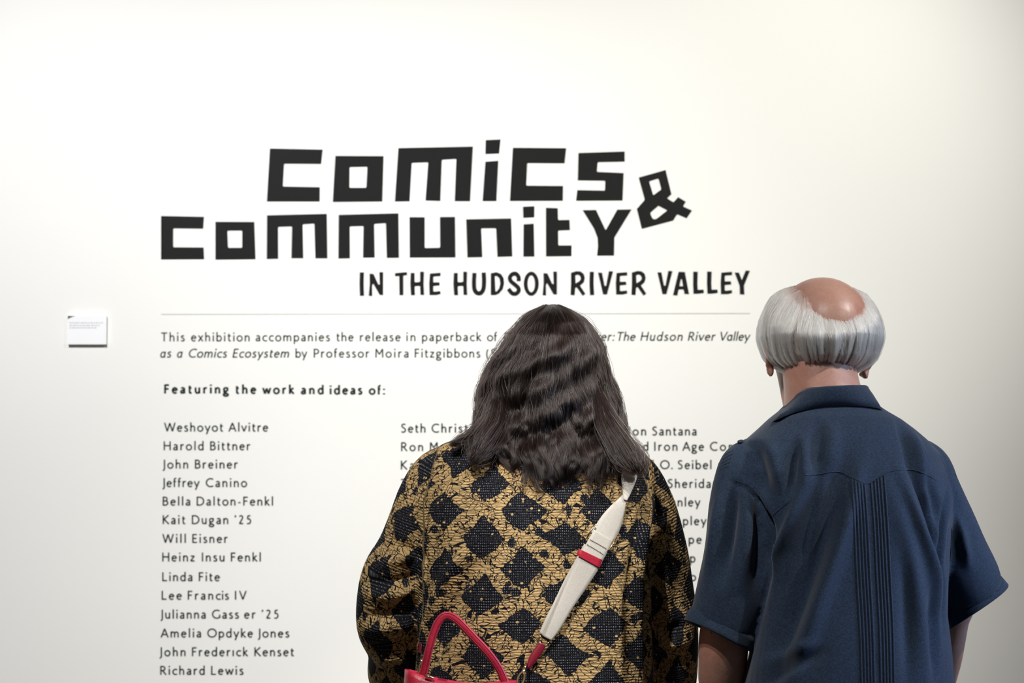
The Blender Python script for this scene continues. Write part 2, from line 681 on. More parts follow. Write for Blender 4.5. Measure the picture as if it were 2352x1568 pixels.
TITLE2 = [
    (r1, [[[(117, 767), (503, 775), (496, 880), (226, 877, q), (226, 1049, q), (500, 1051), (504, 1155), (117, 1157)]]]),
    (r1, [[[(607, 820), (956, 821), (967, 1155), (607, 1159)], [(713, 898, q), (848, 897, q), (848, 1054, q), (720, 1054, q)]]]),
    (r1, [[[(1071, 761), (1609, 748), (1614, 1147), (1507, 1147), (1498, 834, q), (1391, 841, q), (1397, 1146), (1291, 1146), (1297, 860, q), (1170, 864, q), (1171, 1151), (1069, 1153)]]]),
    (r1, [[[(1717, 757), (2254, 743), (2259, 1142), (2150, 1143), (2142, 830, q), (2035, 837, q), (2040, 1140), (1936, 1141), (1941, 856, q), (1815, 860, q), (1817, 1147), (1714, 1149)]]]),
    (r2, [[[(238, 777), (374, 778), (374, 1056, q), (514, 1053, q), (512, 776), (647, 775), (651, 1139), (240, 1140)]]]),
    (r2, [[[(748, 797), (1152, 789), (1163, 1130), (1029, 1134), (1018, 876, q), (882, 877, q), (893, 1136), (759, 1139)]]]),
    (r2, [[[(1259, 684), (1362, 679), (1361, 778), (1262, 783)]], [[(1265, 842), (1356, 836), (1362, 1131), (1263, 1132)]]]),
    (r2, [[[(1466, 693), (1572, 697), (1575, 804, q), (1678, 802), (1682, 893), (1575, 897, q), (1577, 1032, q), (1697, 1032), (1695, 1127), (1467, 1130)]]]),
    (r2, [[[(1797, 715), (1917, 713), (2000, 889), (2008, 889), (2108, 710), (2237, 708), (2082, 962), (2079, 1122), (1927, 1123), (1935, 1040), (1932, 965), (1900, 880)]]]),
]
AMP = [(r3, [[[(734, 421), (975, 353), (1028, 571), (988, 608, q), (1046, 645, q), (1088, 597), (1157, 639), (1132, 682, q), (1213, 718), (1166, 787), (1080, 750, q), (1045, 807), (762, 882), (717, 702), (789, 621, 14)],
              [(826, 455, q), (912, 428, q), (938, 527, q), (864, 582, q)],
              [(912, 674, 8), (992, 716, 8), (885, 800, 22), (856, 792, 18), (835, 740, 16)]]])]


def letters(name, spec, label, cat):
    root = empty(name, at(*spec[0][0](*spec[0][1][0][0][0][:2]), 0))
    for tr, polys in spec:
        g = G()
        for loops in polys: g.add(poly_geo(loops, tr))
        g.build('letter', M['vinyl'], root, False)
    tag(root, label, cat)
    return root


letters('title_lettering', TITLE1, 'upper word of the big black block-letter title on the white wall', 'lettering')
letters('title_lettering', TITLE2, 'lower longer word of the big black block-letter title', 'lettering')
g = G()
for loops in AMP[0][1]: g.add(poly_geo(loops, r3))
tag(g.build('ampersand', M['vinyl'], None, False), 'tilted black ampersand at the right end of the title', 'lettering')

# hand-drawn capitals of the subtitle
s1, s2 = zo(800, 600, 4.704), zo(1260, 600, 4.704)


def sh(pts, dx, dy=0):
    return [(p[0] + dx, p[1] + dy) + tuple(p[2:]) for p in pts]


def ell(cx, cy, rx, ry, n=36):
    return [(cx + rx * math.cos(a), cy + ry * math.sin(a)) for a in np.linspace(0, 2 * math.pi, n, endpoint=False)]


def outline(pts, wd, n=6):
    """closed outline of a thick smooth stroke"""
    c = catmull(pts, n)
    v, f = ribbon2d(c, wd)
    k = len(c)
    return [tuple(p) for p in v[:k]] + [tuple(p) for p in reversed(v[k:])]


Ip = outline([(147, 118), (144, 240), (148, 370)], 44)
Np = [(230, 132), (272, 135), (325, 250, 8), (340, 250, 6), (336, 115), (376, 116), (375, 362), (338, 360), (268, 236, 6), (256, 262, 8), (258, 372), (221, 370), (232, 240)]
Tp = [(503, 127), (632, 115), (636, 146), (594, 152, 10), (594, 363), (553, 363), (550, 155, 6), (507, 160)]
Hp = [(675, 124), (716, 125), (716, 226, 14), (776, 222, 14), (776, 110), (818, 112), (814, 240), (819, 362), (779, 359), (776, 262, 14), (716, 266, 14), (720, 363), (678, 363), (670, 240)]
Ep = [(882, 131), (997, 122), (996, 157), (918, 161, 14), (918, 226, 6), (983, 225), (988, 257), (918, 264, 6), (918, 328, 14), (993, 320), (998, 350), (950, 362), (878, 362), (874, 240)]
Up = outline([(1363, 124), (1358, 220), (1362, 295), (1382, 333), (1412, 344), (1440, 333), (1461, 290), (1467, 210), (1463, 120)], 45)
Dp = [[(1540, 128), (1600, 116), (1650, 135), (1678, 180), (1683, 240), (1668, 300), (1630, 345), (1590, 362), (1540, 362)],
      [(1582, 157, 8), (1605, 155), (1635, 185), (1643, 240), (1630, 290), (1605, 322), (1590, 328, 6)]]
Sp = outline([(1841, 212), (1840, 170), (1812, 134), (1772, 138), (1746, 172), (1756, 212), (1800, 250), (1836, 285), (1840, 320), (1812, 347), (1770, 343), (1730, 296)], 43)
Op = [ell(1977, 240, 81, 130), ell(1977, 241, 40, 92)]
Rp = [[(243, 122), (300, 105), (345, 108), (380, 135), (392, 180), (380, 225), (340, 262), (398, 350), (368, 370), (305, 278), (288, 285), (281, 365), (238, 360), (243, 240)],
      [(288, 150, 8), (318, 141), (343, 158), (350, 190), (332, 213), (292, 238, 6)]]
I2p = outline([(468, 112), (465, 240), (471, 362)], 44)
Vp = [(535, 120), (578, 122), (605, 265, 6), (622, 265, 6), (652, 105), (697, 108), (632, 355), (590, 355)]
Ap = [[(1405, 112), (1472, 114), (1518, 352), (1470, 350), (1460, 300, 12), (1405, 302, 12), (1392, 367), (1345, 363)], [(1430, 190, 3), (1441, 190, 3), (1454, 268, 6), (1414, 268, 6)]]
Lp = [(1564, 110), (1612, 112), (1608, 240), (1612, 307), (1675, 305), (1678, 340), (1610, 348), (1567, 348), (1562, 240)]
Yp = [(2012, 120), (2058, 122), (2088, 202, 6), (2130, 98), (2176, 102), (2112, 260), (2116, 356), (2068, 354), (2065, 262)]
SUB = [(s1, [[Ip]]), (s1, [[Np]]), (s1, [[Tp]]), (s1, [[Hp]]), (s1, [[Ep]]), (s1, [[sh(Hp, 466)]]), (s1, [[Up]]), (s1, [Dp]), (s1, [[Sp]]), (s1, [Op]), (s1, [[sh(Np, 1879, -6)]]),
       (s2, [Rp]), (s2, [[I2p]]), (s2, [[Vp]]), (s2, [[sh(Ep, -147, -6)]]), (s2, [[sh(p, 658, -2) for p in Rp]]), (s2, [[sh(Vp, 642, -3)]]), (s2, [Ap]), (s2, [[Lp]]), (s2, [[sh(Lp, 150, -1)]]), (s2, [[sh(Ep, 986, -10)]]), (s2, [[Yp]])]
letters('subtitle_lettering', SUB, 'black hand-drawn capitals of the subtitle under the title', 'lettering')

# thin grey rule under the subtitle
g = G().add(stroke_geo([(370, 721), (1723, 719)], 2.6, lambda x, y: (x, y)))
tag(g.build('rule_line', M['hairline'], None, False), 'thin pale grey rule between subtitle and small text', 'line')


# humanist sans stroke letters, cap height 100
def arc(cx, cy, rx, ry, a0, a1, n=16):
    return [(cx + rx * math.cos(R(a)), cy + ry * math.sin(R(a))) for a in np.linspace(a0, a1, n)]


def cm(*p):
    return [tuple(x) for x in catmull(p, 5)]


def O_(cx, cy, rx, ry):
    return ('c', arc(cx, cy, rx, ry, 0, 360, 25)[:-1])


DOT = lambda x, y: [(x, y - 7), (x, y + 7)]
GL = {
    'A': (76, [[(3, 0), (38, 98), (73, 0)], [(17, 33), (59, 33)]]),
    'B': (62, [[(10, 0), (10, 100)], [(10, 94), (28, 94)] + arc(28, 73, 20, 21, 90, -90) + [(10, 52)], [(28, 52)] + arc(30, 29, 24, 23.5, 90, -90) + [(10, 5.5)]]),
    'C': (78, [arc(49, 50, 42, 45, 52, 308, 24)]),
    'D': (82, [[(10, 0), (10, 100)], [(10, 94), (32, 94)] + arc(32, 50, 42, 44.5, 90, -90, 20) + [(10, 5.5)]]),
    'E': (55, [[(10, 0), (10, 100)], [(10, 94), (50, 94)], [(10, 51), (46, 51)], [(10, 6), (51, 6)]]),
    'F': (52, [[(10, 0), (10, 100)], [(10, 94), (49, 94)], [(10, 51), (45, 51)]]),
    'G': (86, [arc(50, 50, 43, 45, 52, 312, 24) + [(78, 14)], [(78, 8), (78, 45)]]),
    'H': (78, [[(10, 0), (10, 100)], [(68, 0), (68, 100)], [(10, 52), (68, 52)]]),
    'I': (24, [[(12, 0), (12, 100)]]),
    'J': (24, [cm((14, 100), (14, 50), (14, 2), (10, -14), (-2, -24))]),
    'K': (68, [[(10, 0), (10, 100)], [(62, 100), (11, 48)], [(18, 54), (66, 0)]]),
    'L': (54, [[(10, 0), (10, 100)], [(10, 6), (52, 6)]]),
    'M': (86, [[(9, 0), (11, 98), (43, 36), (75, 98), (77, 0)]]),
    'N': (80, [[(10, 0), (10, 98), (70, 2), (70, 100)]]),
    'O': (94, [O_(47, 50, 42, 45)]),
    'P': (58, [[(10, 0), (10, 100)], [(10, 94), (28, 94)] + arc(28, 69, 24, 25, 90, -90) + [(10, 44)]]),
    'R': (66, [[(10, 0), (10, 100)], [(10, 94), (28, 94)] + arc(28, 71, 22, 23, 90, -90) + [(10, 48)], [(28, 48), (62, 0)]]),
    'S': (56, [cm((46, 88), (36, 94.5), (24, 94), (13, 86), (11, 74), (17, 63), (30, 53), (42, 42), (46, 28), (41, 13), (29, 5), (17, 6), (7, 13))]),
    'T': (66, [[(2, 94), (64, 94)], [(33, 0), (33, 94)]]),
    'V': (70, [[(3, 100), (35, 3), (67, 100)]]),
    'W': (110, [[(3, 100), (29, 3), (55, 96), (81, 3), (107, 100)]]),
    'a': (52, [cm((11, 55), (20, 62), (31, 62), (40, 54), (41, 42), (41, 20), (42, 0)), cm((41, 38), (24, 34), (11, 26), (8, 15), (14, 6), (24, 5), (34, 11), (41, 20))]),
    'α': (58, [O_(27, 33, 20, 29), [(47, 67), (45, 20), (50, 1)]]),
    'b': (60, [[(10, 0), (10, 104)], O_(31, 33, 21.5, 29)]),
    'c': (50, [arc(33, 33, 25, 29, 50, 310, 18)]),
    'd': (60, [[(50, 0), (50, 104)], O_(29, 33, 21.5, 29)]),
    'e': (56, [[(7, 36), (50, 36)] + arc(29, 33, 21.5, 29, 10, 318, 22)]),
    'f': (34, [cm((13, 0), (13, 40), (13, 80), (18, 96), (33, 98)), [(2, 62), (30, 62)]]),
    'g': (56, [O_(26, 44, 18, 19), O_(27, -15, 22, 14), cm((16, 28), (10, 18), (14, 8), (28, 3), (38, -2)), [(38, 58), (52, 62)]]),
    'h': (58, [[(10, 0), (10, 104)], cm((10, 42), (18, 56), (30, 62), (42, 56), (47, 42), (47, 20), (47, 0))]),
    'i': (22, [[(11, 0), (11, 67)], DOT(11, 92)]),
    'ı': (22, [[(11, 0), (11, 67)]]),
    'k': (52, [[(10, 0), (10, 104)], [(45, 67), (11, 33)], [(17, 38), (50, 0)]]),
    'l': (22, [[(11, 0), (11, 104)]]),
    'm': (90, [[(10, 0), (10, 67)], cm((10, 42), (18, 56), (28, 62), (39, 56), (44, 42), (44, 20), (44, 0)), cm((44, 42), (52, 56), (62, 62), (74, 56), (79, 42), (79, 20), (79, 0))]),
    'n': (58, [[(10, 0), (10, 67)], cm((10, 42), (18, 56), (30, 62), (42, 56), (47, 42), (47, 20), (47, 0))]),
    'o': (62, [O_(31, 33, 25, 29)]),
    'p': (60, [[(10, -30), (10, 67)], O_(31, 33, 21.5, 29)]),
    'r': (40, [[(10, 0), (10, 67)], cm((10, 42), (17, 55), (26, 62), (38, 61))]),
    's': (44, [cm((35, 57), (27, 62.5), (17, 62), (10, 55), (11, 46), (18, 39), (28, 32), (36, 24), (35, 12), (27, 5), (16, 5), (6, 11))]),
    't': (38, [cm((15, 86), (15, 50), (15, 20), (18, 8), (26, 5), (35, 8)), [(4, 62), (34, 62)]]),
    'u': (58, [cm((10, 67), (10, 45), (11, 22), (17, 9), (28, 5), (40, 11), (47, 26)), [(47, 67), (47, 0)]]),
    'v': (54, [[(3, 67), (27, 2), (51, 67)]]),
    'w': (80, [[(3, 67), (22, 2), (40, 62), (58, 2), (77, 67)]]),
    'x': (52, [[(4, 67), (48, 0)], [(47, 67), (4, 0)]]),
    'y': (54, [[(3, 67), (28, 4)], [(51, 67), (16, -30)]]),
    'z': (48, [[(5, 61), (41, 61), (5, 6), (44, 6)]]),
    '2': (52, [cm((8, 84), (16, 93), (27, 94), (38, 86), (39, 70), (28, 44), (8, 6)) + [(46, 6)]]),
    '5': (52, [[(42, 94), (16, 94)] + cm((14, 56), (26, 59), (38, 52), (43, 34), (37, 13), (23, 5), (7, 8))]),
    '’': (20, [[(12, 100), (12, 88), (8, 76)]]),
    '-': (36, [[(5, 33), (30, 33)]]),
    ':': (22, [DOT(11, 58), DOT(11, 7)]),
    '.': (22, [DOT(11, 7)]),
    '(': (32, [arc(44, 38, 34, 68, 128, 232, 14)]),
}


def split_sharp(pts):
    """break a stroke at sharp corners so that it keeps its width there"""
    out, cur = [], [pts[0]]
    for i in range(1, len(pts)):
        cur.append(pts[i])
        if i < len(pts) - 1:
            a = np.array(pts[i], float) - np.array(pts[i - 1], float)
            b = np.array(pts[i + 1], float) - np.array(pts[i], float)
            if np.dot(a, b) / (np.linalg.norm(a) * np.linalg.norm(b) + 1e-9) < 0.35:
                out.append(cur)
                cur = [pts[i]]
    out.append(cur)
    return out


def word(g, text, x0, x1, bl, cap=20.4, wt=13.8, italic=False, hs=1.12):
    s = cap / 100.0
    if italic: text = text.replace('a', 'α')
    n = len(text)
    # inked extent: first left bearing to last right bearing
    def ext(ch):
        xs = [p[0] for st in GL[ch][1] for p in (st[1] if st[0] == 'c' else st)]
        return min(xs) * hs - wt / 2 * 0.8, max(xs) * hs + wt / 2 * 0.8
    adv = [GL[c][0] * hs for c in text]
    start = -ext(text[0])[0]
    ink = sum(adv[:-1]) + ext(text[-1])[1] - ext(text[0])[0]
    tr = ((x1 - x0) / s - ink) / (n - 1) if n > 1 else 0
    x = start
    for c, a in zip(text, adv):
        for st in GL[c][1]:
            cl = st[0] == 'c'
            pts = st[1] if cl else st
            k = 0.2 if italic else 0
            tf = lambda gx, gy, X=x: (x0 + (X + gx * hs + k * (gy - 30) - (3 if italic else 0)) * s, bl - gy * s)
            ww = wt * 1.15 if c in '.:' or (c == 'i' and len(pts) == 2 and pts[0][1] > 80) else wt
            for piece in ([pts] if cl else split_sharp(pts)):
                g.add(stroke_geo(piece, ww, tf, cl))
        x += a + tr


def line(words, label, group=None, name='name_lettering', **kw):
    """one line of small lettering; a line that mixes cuts has a part for each of them"""
    runs = {}
    for wd in words:
        k = dict(kw)
        part = 'roman_text'
        if len(wd) > 4:
            k.update(wd[4])
            part = 'italic_text'
        if wd[0] == '.': part = 'full_stop'
        if wd[0] == 'D': part = 'italic_capital'
        word(runs.setdefault(part, G()), wd[0], wd[1], wd[2], wd[3], **k)
    if len(runs) == 1:
        o = list(runs.values())[0].build(name, M['print'], None, False)
    else:
        o = empty(name, at(words[0][1], words[0][3], 0))
        for part, g in runs.items(): g.build(part, M['print'], o, False)
    tag(o, label, 'lettering', group)
    return o


IT = dict(italic=True)
line([('This', 369, 424, 783.5), ('exhibition', 439, 573, 783.5), ('accompanies', 587.5, 757.5, 783.3), ('the', 772, 812, 783.3), ('release', 827, 920, 783.2), ('in', 934, 954, 783.2), ('paperback', 969.5, 1106, 783), ('of', 1119, 1143, 783),
      ('D', 1158, 1176, 783, IT), ('ver:', 1366, 1411, 782.3, IT), ('The', 1416, 1460, 782.3, IT), ('Hudson', 1473, 1568, 782.2, IT), ('River', 1582, 1644, 782.1, IT), ('Valley', 1653, 1723, 782, IT)],
     'first line of small black paragraph text just below the grey rule', None, 'paragraph_lettering', wt=12.6)
line([('as', 369, 393.5, 820.8, IT), ('a', 407.5, 420, 820.8, IT), ('Comics', 434, 521.5, 820.8, IT), ('Ecosystem', 536, 664, 820.8, IT), ('by', 679, 705.5, 820.8), ('Professor', 721, 849, 820.8), ('Moira', 862.5, 938, 820.8), ('Fitzgibbons', 953, 1103, 820.8), ('(Sh', 1117, 1156, 820.8), ('.', 1390, 1394, 820)],
     'second line of small black paragraph text, starting in italics', None, 'paragraph_lettering', wt=12.6)
line([('Featuring', 377.5, 526, 903), ('the', 540, 588.5, 903.6), ('work', 602.5, 676.5, 904), ('and', 691.3, 743, 904.6), ('ideas', 757.7, 832, 905), ('of:', 847.5, 883.7, 905.4)],
     'bold black heading line above the columns of names', None, 'heading_lettering', wt=20)
col1 = [
    [('Weshoyot', 377, 513.3, 990.6), ('Alvitre', 524.7, 615.8, 990.6)],
    [('Harold', 376.3, 467.3, 1033.5), ('Bittner', 483, 575.8, 1033.5)],
    [('John', 373, 432, 1075.5), ('Breiner', 448, 547, 1075.5)],
    [('Jeffrey', 372.4, 458.4, 1118), ('Canino', 473, 567.3, 1118)],
    [('Bella', 374, 436.7, 1160.5), ('Dalton-Fenkl', 452, 626.8, 1160.5)],
    [('Kait', 374, 426.5, 1203), ('Dugan', 441, 524, 1203), ('’25', 538.8, 576.5, 1203)],
    [('Will', 373, 426.5, 1246.2), ('Eisner', 442, 524, 1246.2)],
    [('Heinz', 373, 448, 1288.8), ('Insu', 464, 515.3, 1288.8), ('Fenkl', 530.6, 598.7, 1288.8)],
    [('Linda', 373, 441.8, 1334), ('Fite', 457, 505, 1334)],
    [('Lee', 371.7, 417.6, 1376.6), ('Fran', 431.6, 489.5, 1376.6), ('cis', 496, 525.5, 1376.6), ('IV', 540, 566.3, 1376.6)],
    [('Julianna', 368, 472.4, 1420), ('Gass', 487.2, 548.5, 1420), ('er', 561, 587.8, 1420), ('’25', 601, 639.5, 1420)],
    [('Amelia', 369, 461.7, 1463.3), ('Opdyke', 476.3, 580.9, 1463.3), ('Jones', 591.8, 664.3, 1463.3)],
    [('John', 365.8, 426, 1506.2), ('Frederıck', 441.3, 570, 1506.2), ('Kenset', 584.7, 676, 1506.2)],
    [('Richard', 368.4, 470, 1549), ('Lewis', 485.2, 559, 1549)],
]
ORD = ['topmost', 'second', 'third', 'fourth', 'fifth', 'sixth', 'seventh', 'eighth', 'ninth', 'tenth', 'eleventh', 'twelfth', 'thirteenth', 'fourteenth']
for i, ws in enumerate(col1):
    line(ws, ('%s line of small black names in the left column' % ORD[i]) + (', at the frame bottom' if i == 13 else ''), 'names in the left column')
col2 = [
    [('Seth', 921, 977, 993), ('Christi', 991.6, 1083, 993)],
    [('Ron', 921.7, 971.6, 1035.4), ('M', 987.6, 1006, 1035.4)],
    [('Kay', 921, 970, 1077.7)],
    [('T', 920, 934, 1119.8)],
]
for i, ws in enumerate(col2):
    line(ws, '%s line of small black names in the middle column left of the woman' % ORD[i], 'names in the middle column')
col3 = [
    [('Jon', 1441, 1483.8, 999.5), ('Santana', 1497.8, 1599.8, 999.5)],
    [('and', 1443, 1489, 1034.7), ('Iron', 1503, 1555.7, 1034.7), ('Age', 1567.4, 1617, 1034.7), ('Com', 1631, 1692, 1034.7)],
    [('d', 1489, 1501.6, 1076.8), ('O.', 1516.4, 1544.5, 1076.8), ('Seibel', 1556.5, 1633.8, 1076.8)],
    [('Sheridan', 1533.5, 1649, 1120)],
    [('anley', 1541, 1608.8, 1162.3)],
    [('apley', 1553, 1622.8, 1205.4)],
    [('pe', 1582, 1611.8, 1248)],
    [('p', 1585, 1596.5, 1291)],
    [('o', 1585, 1596.5, 1333.7)],
]
for i, ws in enumerate(col3):
    line(ws, '%s line of small black names in the right column between the two people' % ORD[i], 'names in the right column')

# ------------------------------------------------------------------ small card on the wall
lab = empty('wall_label', at(200, 790, 0))
tag(lab, 'small white label card mounted on the wall left of the lettering', 'label card')
p0, p1 = at(155.6, 790.5, -0.0095), at(244.8, 724.5, -0.0095)
bm = bmesh.new()
for v in box(p0.x, p1.x, -0.0095, 0.0, p0.z, p1.z)[0]: bm.verts.new(v)
bm.verts.ensure_lookup_table()
for f in box(0, 1, 0, 1, 0, 1)[1]: bm.faces.new([bm.verts[i] for i in f])
bmesh.ops.recalc_face_normals(bm, faces=bm.faces)
me = bpy.data.meshes.new('board'); bm.to_mesh(me); bm.free()
link('board', me, M['card'], lab, False)
g = G()
zc = zo(120, 700, 7.35)
YC = -0.0098
for yy, x1 in ((302, 880), (345, 800), (385, 745)):
    x = 292
    while x < x1 - 20:
        wv = random.uniform(22, 70)
        g.add(stroke_geo([(x, yy), (min(x + wv, x1), yy)], 17, zc, False, YC))
        x += wv + 13
g.build('text_block', M['card_text'], lab, False)
tri = [at(*zc(x, y), YC) for x, y in ((262, 184), (395, 184), (330, 205), (262, 240))]
link('corner_mark', mesh('corner_mark', tri, [(0, 3, 2, 1)]), M['card_mark'], lab, False)

# ------------------------------------------------------------------ people
def loft_rows(rows, yc_default, n=56, expo=2.4, Yp=None, yaw=0.0):
    """rows: (py, xl, xr, depth_half[, ycentre]) -> closed loft with rounded-rectangle sections"""
    rings = []
    for r in rows:
        py, xl, xr, dh = r[:4]
        yc = r[4] if len(r) > 4 else yc_default
        Yq = yc_default if Yp is None else Yp
        a, b = at(xl, py, Yq), at(xr, py, Yq)
        cx, hw = (a.x + b.x) / 2, (b.x - a.x) / 2
        ring = []
        for t in np.linspace(0, 2 * math.pi, n, endpoint=False):
            c, s = math.cos(t), math.sin(t)
            ex = math.copysign(abs(c) ** (2 / expo), c) * hw
            ey = math.copysign(abs(s) ** (2 / expo), s) * dh
            # skew the section instead of turning it, so the silhouette stays
            ring.append((cx + ex, yc + ey + yaw * ex, a.z))
        rings.append(ring)
    return rings_to_geo(rings, True)


def px_tube(pts, N=28, end_normals=None, flat=1.0):
    """pts: (px, py, Y, r_px)"""
    P = [at(x, y, Y) for x, y, Y, r in pts]
    rad = [(p[3] * scl(p[2]), p[3] * scl(p[2]) * flat) for p in pts]
    # smooth the path
    Q = catmull([tuple(a) + tuple(b) for a, b in zip(P, rad)], 4)
    return tube([q[:3] for q in Q], [(q[3], q[4]) for q in Q], N, True, {len(Q) - 1: end_normals} if end_normals is not None else None)


def folds(me, segs, Yq, gain=1.0):
    """press fold lines into the camera-facing cloth: (points px, width px, mm, sharp) with sharp > 0
    making the flank right of the line (seen along it) steeper"""
    v = verts_np(me)
    nn = normals_np(me)
    wgt = np.clip((-nn[:, 1]) * 1.6, 0, 1)
    s = scl(Yq)
    off = np.zeros(len(v))
    for seg in segs:
        if len(seg) == 6:
            pts, wpx, mm, sharp = [(seg[0], seg[1]), (seg[2], seg[3])], seg[4], seg[5], 0.0
        else:
            pts, wpx, mm, sharp = seg
        q = catmull(pts, 6) if len(pts) > 2 else [np.array(p, float) for p in pts]
        Q = np.array([(at(p[0], p[1], Yq).x, at(p[0], p[1], Yq).z) for p in q])
        seg_l = np.linalg.norm(np.diff(Q, axis=0), axis=1)
        tot = seg_l.sum()
        bd = np.full(len(v), 1e9); bt = np.zeros(len(v)); bs = np.zeros(len(v)); acc = 0.0
        X = v[:, [0, 2]]
        n = len(Q) - 1
        for i in range(n):
            d = (Q[i + 1] - Q[i]) / seg_l[i]
            rel = X - Q[i]
            t = rel @ d
            lo = -0.25 * tot if i == 0 else 0
            hi = seg_l[i] + (0.25 * tot if i == n - 1 else 0)
            tc = np.clip(t, lo, hi)
            pr = rel - tc[:, None] * d
            ds = np.linalg.norm(pr, axis=1)
            m = ds < bd
            bd = np.where(m, ds, bd); bt = np.where(m, acc + tc, bt)
            bs = np.where(m, np.sign(rel[:, 0] * -d[1] + rel[:, 1] * d[0]), bs)
            acc += seg_l[i]
        t = bt / tot
        tap = np.clip(np.minimum(t + 0.22, 1.22 - t) / 0.6, 0, 1)
        tap = tap * tap * (3 - 2 * tap)
        ww = wpx * s * np.where(bs > 0, 1 - 0.45 * sharp, 1 + 0.7 * sharp)
        off += np.exp(-(bd / ww) ** 2) * tap * mm * gain * 0.001
    v += nn * (off * wgt)[:, None]
    set_verts(me, v)


def limb_hand(wrist, direction, palm_n, scale=1.0, curl=0.5, thumb_side=1):
    """palm, four fingers and a thumb as closed tubes, to be fused with the arm"""
    W = np.array(wrist, float)
    d = np.array(direction, float); d /= np.linalg.norm(d)
    n = np.array(palm_n, float); n -= d * np.dot(n, d); n /= np.linalg.norm(n)
    s = np.cross(d, n) * thumb_side
    out = []
    k = scale
    out.append(tube([W - d * 0.02 * k, W + d * 0.03 * k, W + d * 0.07 * k, W + d * 0.095 * k], [(0.026 * k, 0.017 * k), (0.037 * k, 0.016 * k), (0.042 * k, 0.014 * k), (0.040 * k, 0.011 * k)], 18, True, None, 1, n))
    for i, (o, L) in enumerate(((0.030, 0.072), (0.010, 0.080), (-0.010, 0.075), (-0.030, 0.058))):
        p = W + d * 0.085 * k + s * o * k
        path, ang = [p], 0.0
        for seg in (0.45, 0.32, 0.23):
            ang += curl
            p = p + (d * math.cos(ang) + n * math.sin(ang)) * L * seg * k
            path.append(p)
        out.append(tube(path, [0.0092 * k, 0.0088 * k, 0.0080 * k, 0.0068 * k], 10, True, None, 1, n))
    p = W + d * 0.025 * k + s * 0.030 * k
    path = [p, p + (s * 0.8 + d * 0.6 + n * 0.3) * 0.032 * k, p + (s * 0.9 + d * 1.5 + n * 0.8) * 0.032 * k, p + (s * 0.7 + d * 2.1 + n * 1.3) * 0.032 * k]
    out.append(tube(path, [0.013 * k, 0.011 * k, 0.010 * k, 0.008 * k], 10, True, None, 1, n))
    return out


def head_geos(c, s, yaw, tilt):
    """cranium, face and jaw; c = centre of cranium, s = scale, face towards +y turned by yaw"""
    Rm = Matrix.Rotation(yaw, 4, 'Z') @ Matrix.Rotation(tilt, 4, 'X')
    L = lambda x, y, z: tuple(Vector(c) + Rm @ (Vector((x, y, z)) * s))
    E = lambda p, r: ellipsoid(L(*p), [q * s for q in r], 28, 18, Rm)
    g = [E((0, -0.004, 0), (0.074, 0.094, 0.078)), E((0, 0.030, -0.055), (0.062, 0.060, 0.070)), E((0, 0.046, -0.100), (0.044, 0.043, 0.034)),
         E((0, 0.084, -0.012), (0.050, 0.018, 0.012)), E((0, 0.098, -0.048), (0.016, 0.020, 0.013)), E((0, 0.092, -0.028), (0.011, 0.014, 0.024)),
         E((0, 0.084, -0.080), (0.026, 0.012, 0.006)), E((0, 0.083, -0.091), (0.022, 0.012, 0.007)), E((0, 0.078, -0.118), (0.018, 0.014, 0.014)),
         E((-0.031, 0.074, -0.028), (0.014, 0.012, 0.009)), E((0.031, 0.074, -0.028), (0.014, 0.012, 0.009)),
         E((-0.045, 0.058, -0.055), (0.018, 0.018, 0.016)), E((0.045, 0.058, -0.055), (0.018, 0.018, 0.016))]
    return g, L, Rm


def ear_geos(L, s, side, yaw):
    """outer rim, lobe and bowl of one ear"""
    P = [L(side * (0.077 + (0.003 if side < 0 else 0.0) + a), (0.020 if side < 0 else 0.004) + b, z - 0.031) for a, b, z in ((0.000, 0.012, -0.004), (0.006, 0.004, 0.012), (0.012, -0.010, 0.014), (0.016, -0.020, 0.004), (0.015, -0.021, -0.014), (0.010, -0.014, -0.032), (0.004, -0.004, -0.046), (0.000, 0.004, -0.048))]
    rim = tube(catmull(P, 4), [0.0052 * s] * 29, 10)
    lobe = ellipsoid(L(side * 0.082, 0.012 if side < 0 else -0.004, -0.077), (0.006 * s, 0.009 * s, 0.012 * s), 14, 10)
    bowl = ellipsoid(L(side * 0.082, 0.012 if side < 0 else -0.004, -0.045), (0.006 * s, 0.014 * s, 0.026 * s), 14, 10)
    return [rim, lobe, bowl]


def shoes(root, x, y, name='shoe', yaw=0.0):
    for sx in (-1, 1):
        cx = x + sx * 0.10
        rings = []
        for t, w, h in ((-0.09, 0.028, 0.05), (-0.085, 0.036, 0.075), (-0.04, 0.036, 0.085), (0.02, 0.037, 0.075), (0.08, 0.044, 0.052), (0.14, 0.044, 0.040), (0.18, 0.034, 0.030), (0.20, 0.016, 0.018)):
            rings.append([(cx + w * math.copysign(abs(math.cos(q)) ** 0.7, math.cos(q)), y + t, 0.001 + h / 2 + h / 2 * math.copysign(abs(math.sin(q)) ** 0.7, math.sin(q))) for q in np.linspace(0, 2 * math.pi, 20, endpoint=False)])
        G().add(rings_to_geo(rings)).build(name, M['shoe'], root)


